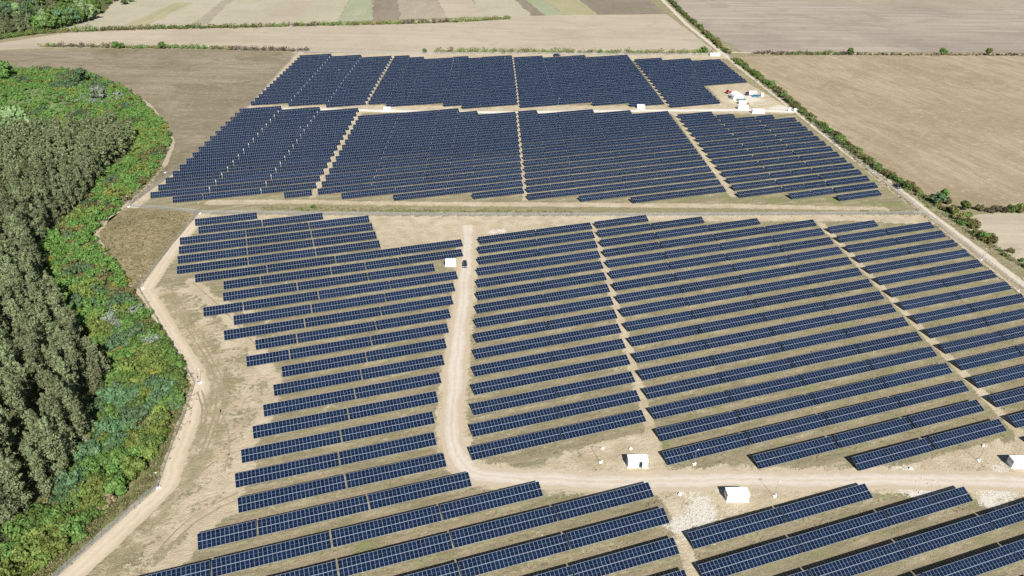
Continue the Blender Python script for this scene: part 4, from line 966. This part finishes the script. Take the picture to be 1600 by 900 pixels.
weeds('verge_weeds', along([(-75.3, 149.2), (-64.0, 164.0), (-51.6, 176.4), (-48.1, 191.6), (-44.4, 210.3), (-43.5, 224.5), (-54.3, 256.0), (-67.4, 292.7), (-72.9, 306.7)], 1.7, 2600, g) + along([(-68.7, 451.6), (-74.9, 424.0), (-80.7, 401.2)], 2.0, 400, g), ['olive', 'straw', 'olive', 'green', 'dark brown'], 0.62, 9, 'weeds on the verge outside the western fence', 4)
weeds('hedge_weeds', along(weeds_later, 1.7, 900, g), ['olive', 'straw', 'green'], 1.0, 14, 'tangled growth at the foot of the eastern hedge', 12, 0.7)
# dry grass tufts over the near ground
gx = g.uniform(-75, 345, 60000); gy = 75 + 300 * g.random(60000) ** 1.5
ix = np.clip(((gx + 130) / 2).round().astype(int) + int(np.searchsorted(GRID['xs'], -130.0)), 0, len(GRID['xs']) - 1)
iy = np.clip(((gy - 60) / 2).round().astype(int) + int(np.searchsorted(GRID['ys'], 60.0)), 0, len(GRID['ys']) - 1)
bare_ = GRID['bare'][iy, ix]; weed_ = GRID['weed'][iy, ix]
fence_poly = FENCE_W_NEAR + [(330, 60), (345, 215), (300, 380)]
patchy = np.sin(gx * 0.31 + np.sin(gy * 0.7) * 1.5) + np.sin(gy * 1.9 + gx * 0.05) + g.normal(size=len(gx)) * 0.8
fr_ = ((gy - ROW_V[0]) / ROW_P) % 1.0
keep = inside(gx, gy, fence_poly) & (bare_ < 0.5) & (seg_dist(gx, gy, ROAD) > 4.5) & (seg_dist(gx, gy, PERIM) > 4.0) & ((patchy > 0.7) | (weed_ > 0.4)) & (fr_ > 0.36)
tp = list(zip(gx[keep], gy[keep]))
weeds('dry_grass', tp[:24000], ['straw', 'olive', 'olive', 'dark brown'], 0.36, 5, 'grass tufts between the rows of tables', 15, 0.45)
put_shrub('corridor_shrub', *[(13.8, 365.6)][0], 1.5, 'green', 'dark green bush on the weedy strip between the blocks', None, 0.8)
put_shrub('corridor_shrub', *[(7.7, 364.8)][0], 0.9, 'yellow-green', 'small yellowish bush left of the dark corridor bush', None, 0.7)

# ------------------------------------------------------------------ fences
wire_t = NT('fence_wire')
_v = wire_t.n('ShaderNodeUVMap').outputs[0]
_sx = wire_t.n('ShaderNodeSeparateXYZ'); wire_t.l(_v, _sx.inputs[0])
_fx = wire_t.math('GREATER_THAN', wire_t.math('FRACT', wire_t.math('MULTIPLY', _sx.outputs['X'], 8.0)), 0.80)
_fy = wire_t.math('GREATER_THAN', wire_t.math('FRACT', wire_t.math('MULTIPLY', _sx.outputs['Y'], 8.0)), 0.80)
wire_t.set(Base_Color=(0.36, 0.37, 0.39, 1), Roughness=0.5, Metallic=0.3, Alpha=wire_t.math('MAXIMUM', _fx, _fy))
wire_m = wire_t.m
def fence(line, label, h=2.1, st=2.5):
    pts_ = densify(line, st)
    ux, uy = pts_[0]
    e = link('fence', None, None, (ux, uy, 0)); e.empty_display_size = 0.5; tag(e, label, 'fence', 'wire fences of the farm')
    mb = MB()
    for x, y in pts_: mb.box(x - ux - .035, x - ux + .035, y - uy - .035, y - uy + .035, -0.3, h + 0.12)
    tag(link('post_row', mb.mesh('post_row', steel_m), e), kind='stuff')
    vs = []; q = []; uv = []; d = 0.0
    for i, (x, y) in enumerate(pts_):
        if i: d += math.hypot(x - pts_[i - 1][0], y - pts_[i - 1][1])
        vs += [(x - ux, y - uy, 0.04), (x - ux, y - uy, h)]; uv += [(d, 0.0), (d, h)]
    q = [(2 * i, 2 * i + 2, 2 * i + 3, 2 * i + 1) for i in range(len(pts_) - 1)]
    me = mesh_np('wire_mesh', vs, q, mats=[wire_m]); ul = me.uv_layers.new(name='UVMap')
    for lp in me.loops: ul.data[lp.index].uv = uv[lp.vertex_index]
    link('wire_mesh', me, e)
fence(FENCE_W_NEAR, 'grey wire fence zigzagging along the thicket at left')
fence(FENCE_W_FAR, 'grey wire fence left of the farthest blocks beside the stubble')
fence(CORRIDOR, 'grey wire fence along the strip between near and far blocks')
fence([(-79.7, 394.7), (-62.1, 386.1), (-44.0, 375.7)], 'short fence stretch joining the two left fence corners')
fence(FENCE_E, 'wire fence beside the dirt track at right')
fence([(33.5, 749.6), (137.9, 716.6), (237.1, 693.7), (361.4, 657.1), (450.7, 635.1)], 'wire fence behind the farthest solar blocks')
g = np.random.default_rng(91)
weeds('fenceline_tufts', along([(445.2, 624.6), (390.0, 447.8), (357.2, 350.8), (329.2, 264.4), (313.3, 217.0), (300.5, 172.9)], 0.45, 900, g), ['dark brown'], 0.42, 9, 'tufts in a line beside the dirt track', 8, 0.7)  # dark brown tufts drawn as a thin line along the eastern fence

# ------------------------------------------------------------------ white stations
white_p = plain('white_painted_steel', (0.80, 0.80, 0.79), 0.45, 0, 0.05, 0.8)
off_p = plain('white_door_paint', (0.70, 0.71, 0.72), 0.5, 0, 0.06)
dark_p = plain('dark_opening', (0.02, 0.022, 0.026), 0.7)
conc_m = plain('concrete', (0.52, 0.49, 0.43), 0.9, 0, 0.25, 0.6)
def station(corner, w, d, h, rot, label, opening=False, name='inverter_station', pad=True):
    e = link(name, None, None, (corner[0], corner[1], 0), rot); e.empty_display_size = 0.5; tag(e, label, 'container', 'white stations of the farm')
    if pad: link('plinth', MB().box(-0.35, w + 0.35, -0.5, d + 0.4, -0.2, 0.12).mesh('plinth', conc_m), e)
    mb = MB().box(0, w, 0, d, 0.12, h - 0.14)
    link('body', mb.mesh('body', white_p), e)
    rf = MB().prism([(-0.08, h - 0.14), (w + 0.08, h - 0.14), (w + 0.08, h - 0.02), (w / 2, h + 0.05), (-0.08, h - 0.02)], -0.1, d + 0.1)
    link('roof', rf.mesh('roof', white_p), e)
    n = max(2, int(w / 1.5))
    for i in range(n):
        x = w * (i + 0.5) / n
        if opening and i == n // 2:
            dr = link('door', MB().box(x - 0.42, x + 0.42, -0.03, 0.0, 0.2, h - 0.55).mesh('door', dark_p), e)
            link('door_leaf', MB().box(x + 0.44, x + 0.50, -0.85, -0.03, 0.2, h - 0.55).mesh('door_leaf', off_p), dr)
        else:
            dr = link('door', MB().box(x - 0.5, x + 0.5, -0.035, 0.0, 0.25, h - 0.5).mesh('door', off_p), e)
            link('handle', MB().box(x + 0.36, x + 0.41, -0.07, -0.035, 1.0, 1.25).mesh('handle', steel_m), dr)
    for i in range(2):
        link('vent', MB().box(-0.03, 0.0, d * (0.2 + 0.4 * i), d * (0.45 + 0.4 * i), h * 0.5, h * 0.78).mesh('vent', steel_m), e)
    for x in (w * 0.15, w * 0.85):
        link('corner_post', MB().box(x - 0.05, x + 0.05, d, d + 0.06, 0.15, h - 0.2).mesh('corner_post', off_p), e)
    return e
A0 = -0.30
station([(88.1, 140.1)][0], 6.06, 2.6, 2.9, A0, 'white station with open dark door right of the light mast', True)
station([(109.5, 118.8)][0], 6.4, 2.8, 2.9, A0, 'white station below the road beside the pale rubble')
station([(202.8, 103.4)][0], 6.06, 2.6, 2.9, A0, 'white station cut by the right picture edge')
station([(65.6, 281.7)][0], 4.7, 2.8, 2.7, A0, 'small white station left of the dark parked car')
station([(270.5, 487.2)][0], 6.0, 2.6, 2.8, A0, 'white station on the white road by the far third block')
station([(80.1, 532.4)][0], 5.5, 2.6, 2.6, A0, 'white station on the white road by the far second block')
station([(347.3, 464.7)][0], 8.0, 3.0, 3.0, A0, 'long white container left at the edge of the yard', name='container')
station([(351.5, 452.1)][0], 9.5, 3.2, 3.0, A0, 'long white container nearest the yard gate', name='container')
station([(356.2, 476.9)][0], 5.6, 3.4, 2.2, A0, 'low white box between the tent and the containers', name='container')
station([(387.7, 491.8)][0], 2.2, 2.4, 2.6, A0, 'tiny white cabin right of the blue car', name='container')
station([(429.7, 635.8)][0], 10.0, 2.6, 2.7, A0, 'long white trailer box at the far track corner', name='container')

# ------------------------------------------------------------------ masts
def mast(p, label, h=6.5, name='light_mast', base=True):
    e = link(name, None, None, (p[0], p[1], 0)); e.empty_display_size = 0.5; tag(e, label, 'mast', 'masts of the farm')
    if base: link('base', MB().box(-0.4, 0.4, -0.4, 0.4, -0.2, 0.35).box(0.45, 0.7, -0.2, 0.2, -0.1, 0.8).mesh('base', white_p), e)
    link('pole', MB().tube((0, 0, 0.3), (0, 0, h), 0.06, 0.045, 8).mesh('pole', steel_m), e)
    link('bracket', MB().box(-0.04, 0.55, -0.04, 0.04, h - 0.25, h - 0.17).mesh('bracket', steel_m), e)
    link('camera_head', MB().tube((0.4, 0, h - 0.3), (0.85, 0, h - 0.42), 0.11, 0.11, 8).mesh('camera_head', white_p), e)
for p, lb in zip([(80.8, 144.6), (108.3, 135.0), (124.1, 116.2), (195.5, 109.1), (-38.1, 223.2), (-47.8, 174.3), (-63.9, 299.9), (-43.6, 374.7), (-79.7, 394.3), (-65.2, 441.8), (314.9, 213.7), (336.2, 276.8), (349.3, 323.2), (360.8, 366.7), (376.2, 414.7), (304.8, 185.7)],
                 ['light mast on dry grass left of the station with open door', 'light mast just below the front row beside the open door station', 'light mast between the road and the front block', 'light mast left of the station at the right edge',
                  'fence mast at the inner bend of the left fence', 'fence mast at the lower left fence bend', 'fence mast at the sharp left fence corner', 'fence mast at the upper corner of the near left fence',
                  'fence mast at the corner below the far left block', 'fence mast beside the far left block steps', 'fence mast by the track beside the near right rows', 'fence mast by the track near the corridor end',
                  'fence mast by the track below the dark pickup', 'third fence mast up the dirt track past the pickup', 'fence mast by the track just below the yard gate', 'fence mast at the right edge by the track']):
    mast(p, lb)
for p, lb in zip([(60.1, 639.5), (214.4, 649.1), (362.4, 556.8), (211.9, 506.6), (16.2, 486.0)], ['thin mast among the tables of the far left top block', 'thin mast near the far second block corner', 'thin mast inside the far right top block', 'thin mast at the white road by the third block', 'thin mast inside the leftmost far block']):
    mast(p, lb, 7.5, base=False)
for p, lb in zip([(92.6, 147.1), (84.0, 150.0), (202.9, 113.6), (172.1, 112.8), (97.7, 125.4)], ['small white box above the open door station', 'small white box near the grass mast', 'small white box beside the right mast', 'small white stone beside the right road', 'small white block above the rubble']):
    b = MB().box(-.45, .45, -.35, .35, 0, .45).box(-.3, .2, -.25, .25, .45, .6)
    tag(link('marker_block', b.mesh('marker_block', white_p), None, (p[0], p[1], 0), 0.4), lb, 'block', 'white blocks on the ground')

# ------------------------------------------------------------------ vehicles
tyre_m = plain('tyre', (0.025, 0.025, 0.026), 0.85); rim_m = plain('rim', (0.5, 0.5, 0.52), 0.35, 0.7); glassd = plain('car_glass', (0.02, 0.025, 0.03), 0.08); lamp_m = plain('lamp_glass', (0.75, 0.75, 0.72), 0.2)
def paint(name, c): return plain(name, c, 0.28, 0.0, 0.05)
PA = {'navy': paint('navy_paint', (0.015, 0.022, 0.05)), 'white': white_p, 'red': paint('red_paint', (0.45, 0.03, 0.035)), 'blue': paint('blue_paint', (0.03, 0.20, 0.36)), 'slate': paint('slate_paint', (0.10, 0.16, 0.20)),
      'green': paint('green_paint', (0.05, 0.12, 0.11)), 'yellow': paint('yellow_paint', (0.50, 0.33, 0.05))}
WHEEL = {}
def wheel(r, w):
    if (r, w) not in WHEEL:
        WHEEL[(r, w)] = (MB().tube((0, -w / 2, 0), (0, w / 2, 0), r, r, 14).mesh('wheel', tyre_m), MB().tube((0, -w / 2 - .01, 0), (0, w / 2 + .01, 0), r * .58, r * .58, 10).mesh('rim', rim_m))
    return WHEEL[(r, w)]
def wheels(e, xs, y, r, w=0.24):
    for x in xs:
        for s in (-1, 1):
            a, b = wheel(r, w); o = link('wheel', a, e, (x, s * y, r)); link('rim', b, o)
def car(p, rot, colour, label, name='car', pickup=False, s=1.0, hood=None):
    e = link(name, None, None, (p[0], p[1], 0.03), rot); e.empty_display_size = 0.5; e.scale = (s, s, s); tag(e, label, 'car', 'parked vehicles')
    pm = PA[colour]; Lh = 2.35
    body = [(-Lh, .38), (Lh - .1, .36), (Lh, .62), (Lh - .25, .92), (1.15, 1.02), (-Lh + .05, 1.05), (-Lh - .03, .7)]
    link('body', MB().prism(body, -.92, .92, taper=lambda z: max(0, (z - .6)) * .14).mesh('body', pm), e)
    rear = -.35 if pickup else -Lh + .2
    cab = [(1.2, 1.0), (.55, 1.60), (rear + .35, 1.66), (rear, 1.02)]
    link('cabin_glass', MB().prism(cab, -.84, .84, taper=lambda z: (z - 1) * .28).mesh('cabin_glass', glassd), e)
    link('roof', MB().box(rear + .32, .58, -.64, .64, 1.63, 1.71).mesh('roof', pm), e)
    link('hood', MB().box(1.25, Lh - .3, -.8, .8, .98, 1.03).mesh('hood', PA[hood] if hood else pm), e)
    if pickup: link('cargo_bed', MB().box(-Lh + .1, -.45, -.72, .72, 1.03, 1.08).mesh('cargo_bed', dark_p), e)
    for sgn in (-1, 1):
        link('headlight', MB().box(Lh - .28, Lh - .05, sgn * .62 - .16, sgn * .62 + .16, .72, .86).mesh('headlight', lamp_m), e)
        link('wing_mirror', MB().box(.85, 1.0, sgn * .98 - .1, sgn * .98 + .1, 1.05, 1.2).mesh('wing_mirror', pm), e)
    wheels(e, (-1.45, 1.45), .82, .36)
    return e
ROADA = math.atan2(-10.08, -3.1)
car([(74.4, 279.7)][0], ROADA + 0.05, 'navy', 'dark navy car parked on the gravel road by the small station', 'parked_car', s=1.12)
TR = [(346.9, 306.4), (342.9, 291.2)]; TRA = math.atan2(TR[1][1] - TR[0][1], TR[1][0] - TR[0][0])
car([(345.6, 299.5)][0], TRA, 'navy', 'dark pickup with pale hood on the dirt track', 'pickup', True, 1.2, None)
car([(276.9, 672.1)][0], 0.1, 'navy', 'dark blue van behind the far third block', 'van', s=1.5)
car([(361.2, 494.8)][0], 0.4, 'slate', 'grey blue car left of the white tent', 'yard_car', s=1.15)
car([(382.9, 492.1)][0], A0, 'blue', 'bright blue car right of the white truck', 'yard_car', s=1.25)
def truck(p, rot, label):
    e = link('truck', None, None, (p[0], p[1], 0.02), rot); tag(e, label, 'truck', 'parked vehicles'); e.empty_display_size = 0.5
    link('chassis', MB().box(-4.2, 3.6, -.5, .5, .55, .85).mesh('chassis', steel_m), e)
    link('cargo_box', MB().box(-4.4, 2.0, -1.25, 1.25, .95, 3.5).mesh('cargo_box', white_p), e)
    cb = link('cab', MB().prism([(2.2, .55), (4.2, .55), (4.25, 1.5), (3.95, 2.7), (2.2, 2.75)], -1.2, 1.2).mesh('cab', PA['navy']), e)
    link('windscreen', MB().prism([(4.26, 1.55), (4.3, 1.55), (4.02, 2.5), (3.98, 2.5)], -1.05, 1.05).mesh('windscreen', glassd), cb)
    wheels(e, (-3.0, -1.8, 3.2), 1.0, .5, .34)
truck([(381.6, 497.4)][0], math.pi + A0, 'white box truck with dark cab in the yard')
def trailer(p, rot, label):
    e = link('flatbed_trailer', None, None, (p[0], p[1], 0.02), rot); tag(e, label, 'trailer', 'parked vehicles'); e.empty_display_size = 0.5
    link('deck', MB().box(-3.2, 3.2, -1.2, 1.2, .85, 1.05).mesh('deck', PA['green']), e)
    for s in (-1, 1): link('side_board', MB().box(-3.2, 3.2, s * 1.2 - .04, s * 1.2 + .04, 1.05, 1.75).mesh('side_board', PA['green']), e)
    link('load', MB().box(-2.6, 2.4, -.9, .9, 1.05, 1.5).mesh('load', off_p), e)
    wheels(e, (-2.0, -1.0), .95, .42, .3)
trailer([(364.0, 485.3)][0], A0, 'dark green trailer in front of the white tent')
def tractor(p, rot, colour, label, name):
    e = link(name, None, None, (p[0], p[1], 0.02), rot); tag(e, label, 'tractor', 'parked vehicles'); e.empty_display_size = 0.5
    link('engine_hood', MB().prism([(.2, .8), (2.4, .8), (2.45, 1.5), (2.2, 1.75), (.2, 1.85)], -.55, .55).mesh('engine_hood', PA[colour]), e)
    link('cab', MB().prism([(-1.3, 1.0), (.2, 1.0), (.1, 2.7), (-1.1, 2.75)], -.75, .75).mesh('cab', glassd), e)
    link('cab_roof', MB().box(-1.35, .3, -.85, .85, 2.75, 2.92).mesh('cab_roof', PA[colour]), e)
    for s in (-1, 1): link('fender', MB().prism([(-1.7, 1.3), (-.2, 1.3), (-.4, 1.75), (-1.5, 1.75)], s * 1.0 - .3, s * 1.0 + .3).mesh('fender', PA[colour]), e)
    link('loader_arm', MB().box(2.2, 3.9, -.7, -.55, .7, .95).box(2.2, 3.9, .55, .7, .7, .95).box(3.8, 4.3, -1.0, 1.0, .3, 1.1).mesh('loader_arm', PA[colour]), e)
    wheels(e, (-.95,), 1.0, .85, .45); wheels(e, (1.9,), .85, .55, .35)
tractor([(366.0, 507.7)][0], 0.3, 'red', 'red tractor with front loader behind the white tent', 'red_tractor')
tractor([(359.3, 470.5)][0], 2.6, 'yellow', 'small yellow loader by the white containers', 'yellow_loader')
# arched tent
def tent(p, rot, label, r=4.3, ln=9.0):
    e = link('arched_tent', None, None, (p[0], p[1], 0), rot); tag(e, label, 'tent'); e.empty_display_size = 0.5
    n = 14; prof = [(r * math.cos(math.pi * i / n), 0.6 + (r * 0.98) * math.sin(math.pi * i / n)) for i in range(n + 1)]
    prof = [(r, -0.1)] + prof + [(-r, -0.1)]
    link('cover', MB().prism(prof, 0, ln).mesh('cover', white_p), e)
    for i in range(4):
        y = 0.4 + i * (ln - 0.8) / 3; mb = MB()
        rp = [(x * 1.012, z * 1.012) for x, z in prof[1:-1]]
        for a, b in zip(rp[:-1], rp[1:]): mb.tube((a[0], y, a[1]), (b[0], y, b[1]), .07, .07, 5, caps=False)
        link('hoop', mb.mesh('hoop', off_p), e)
    link('doorway', MB().box(-1.4, 1.4, -.04, -.005, 0, 2.9).mesh('doorway', off_p), e)
tent([(363.4, 488.4)][0], A0 + 0.1, 'white arched tent in the construction yard')
for p, lb in zip([(327.6, 484.6), (331.2, 485.5), (336.7, 485.0), (342.8, 485.2)], ['dark pallet pile left below the far right block', 'dark pallet pile second from left below the block', 'grey pallet pile third below the far right block', 'white and blue pile at the corner of the far right block']):
    mb = MB()
    for i in range(4): mb.box(-1.2 + .1 * i, 1.2 - .08 * i, -.6, .6, .05 + i * .26, .25 + i * .26)
    tag(link('pallet_pile', mb.mesh('pallet_pile', conc_m if 'white' in lb or 'grey' in lb else dark_p), None, (p[0], p[1], 0), random.uniform(-.5, .5)), lb, 'pallet', 'piles below the far right block')
for p, lb in zip([(384.1, 450.3), (388.0, 448.4)], ['left white gate block at the yard entrance', 'right white gate block at the yard entrance']):
    e = link('gate_block', None, None, (p[0], p[1], 0), A0); tag(e, lb, 'gate', 'white gate blocks'); e.empty_display_size = 0.5
    link('pillar', MB().box(-.9, .9, -.5, .5, 0, 2.2).mesh('pillar', white_p), e); link('cap', MB().box(-1.0, 1.0, -.6, .6, 2.2, 2.35).mesh('cap', off_p), e); link('leaf', MB().box(.9, 2.8, -.04, .04, .2, 2.0).mesh('leaf', steel_m), e)
# rubble
def rubble(c, rad, n, label, seed, smax=0.26):
    g = np.random.default_rng(seed); mb = MB()
    for _ in range(n):
        a = g.uniform(0, 6.28); r = rad * math.sqrt(g.random()); s = g.uniform(.1, smax)
        M = Matrix.Translation((c[0] + math.cos(a) * r * 1.3, c[1] + math.sin(a) * r, s * .3)) @ Matrix.Rotation(g.uniform(0, 6), 4, 'Z') @ Matrix.Rotation(g.uniform(-.6, .6), 4, 'X')
        mb.box(-s, s, -s * .8, s * .7, -s * .5, s * .5, M=M)
    tag(link('rubble', mb.mesh('rubble', conc_m)), label, 'rubble', None, 'stuff')
rubble([(98.1, 115.4)][0], 4.5, 70, 'pale broken concrete spilled beside the front block', 1)
rubble([(172.1, 106.0)][0], 4.0, 30, 'pale stones beside the road at right', 2, 0.2)
rubble([(99.1, 310.1)][0], 2.6, 26, 'white stones at the top of the gravel road', 3, 0.3)
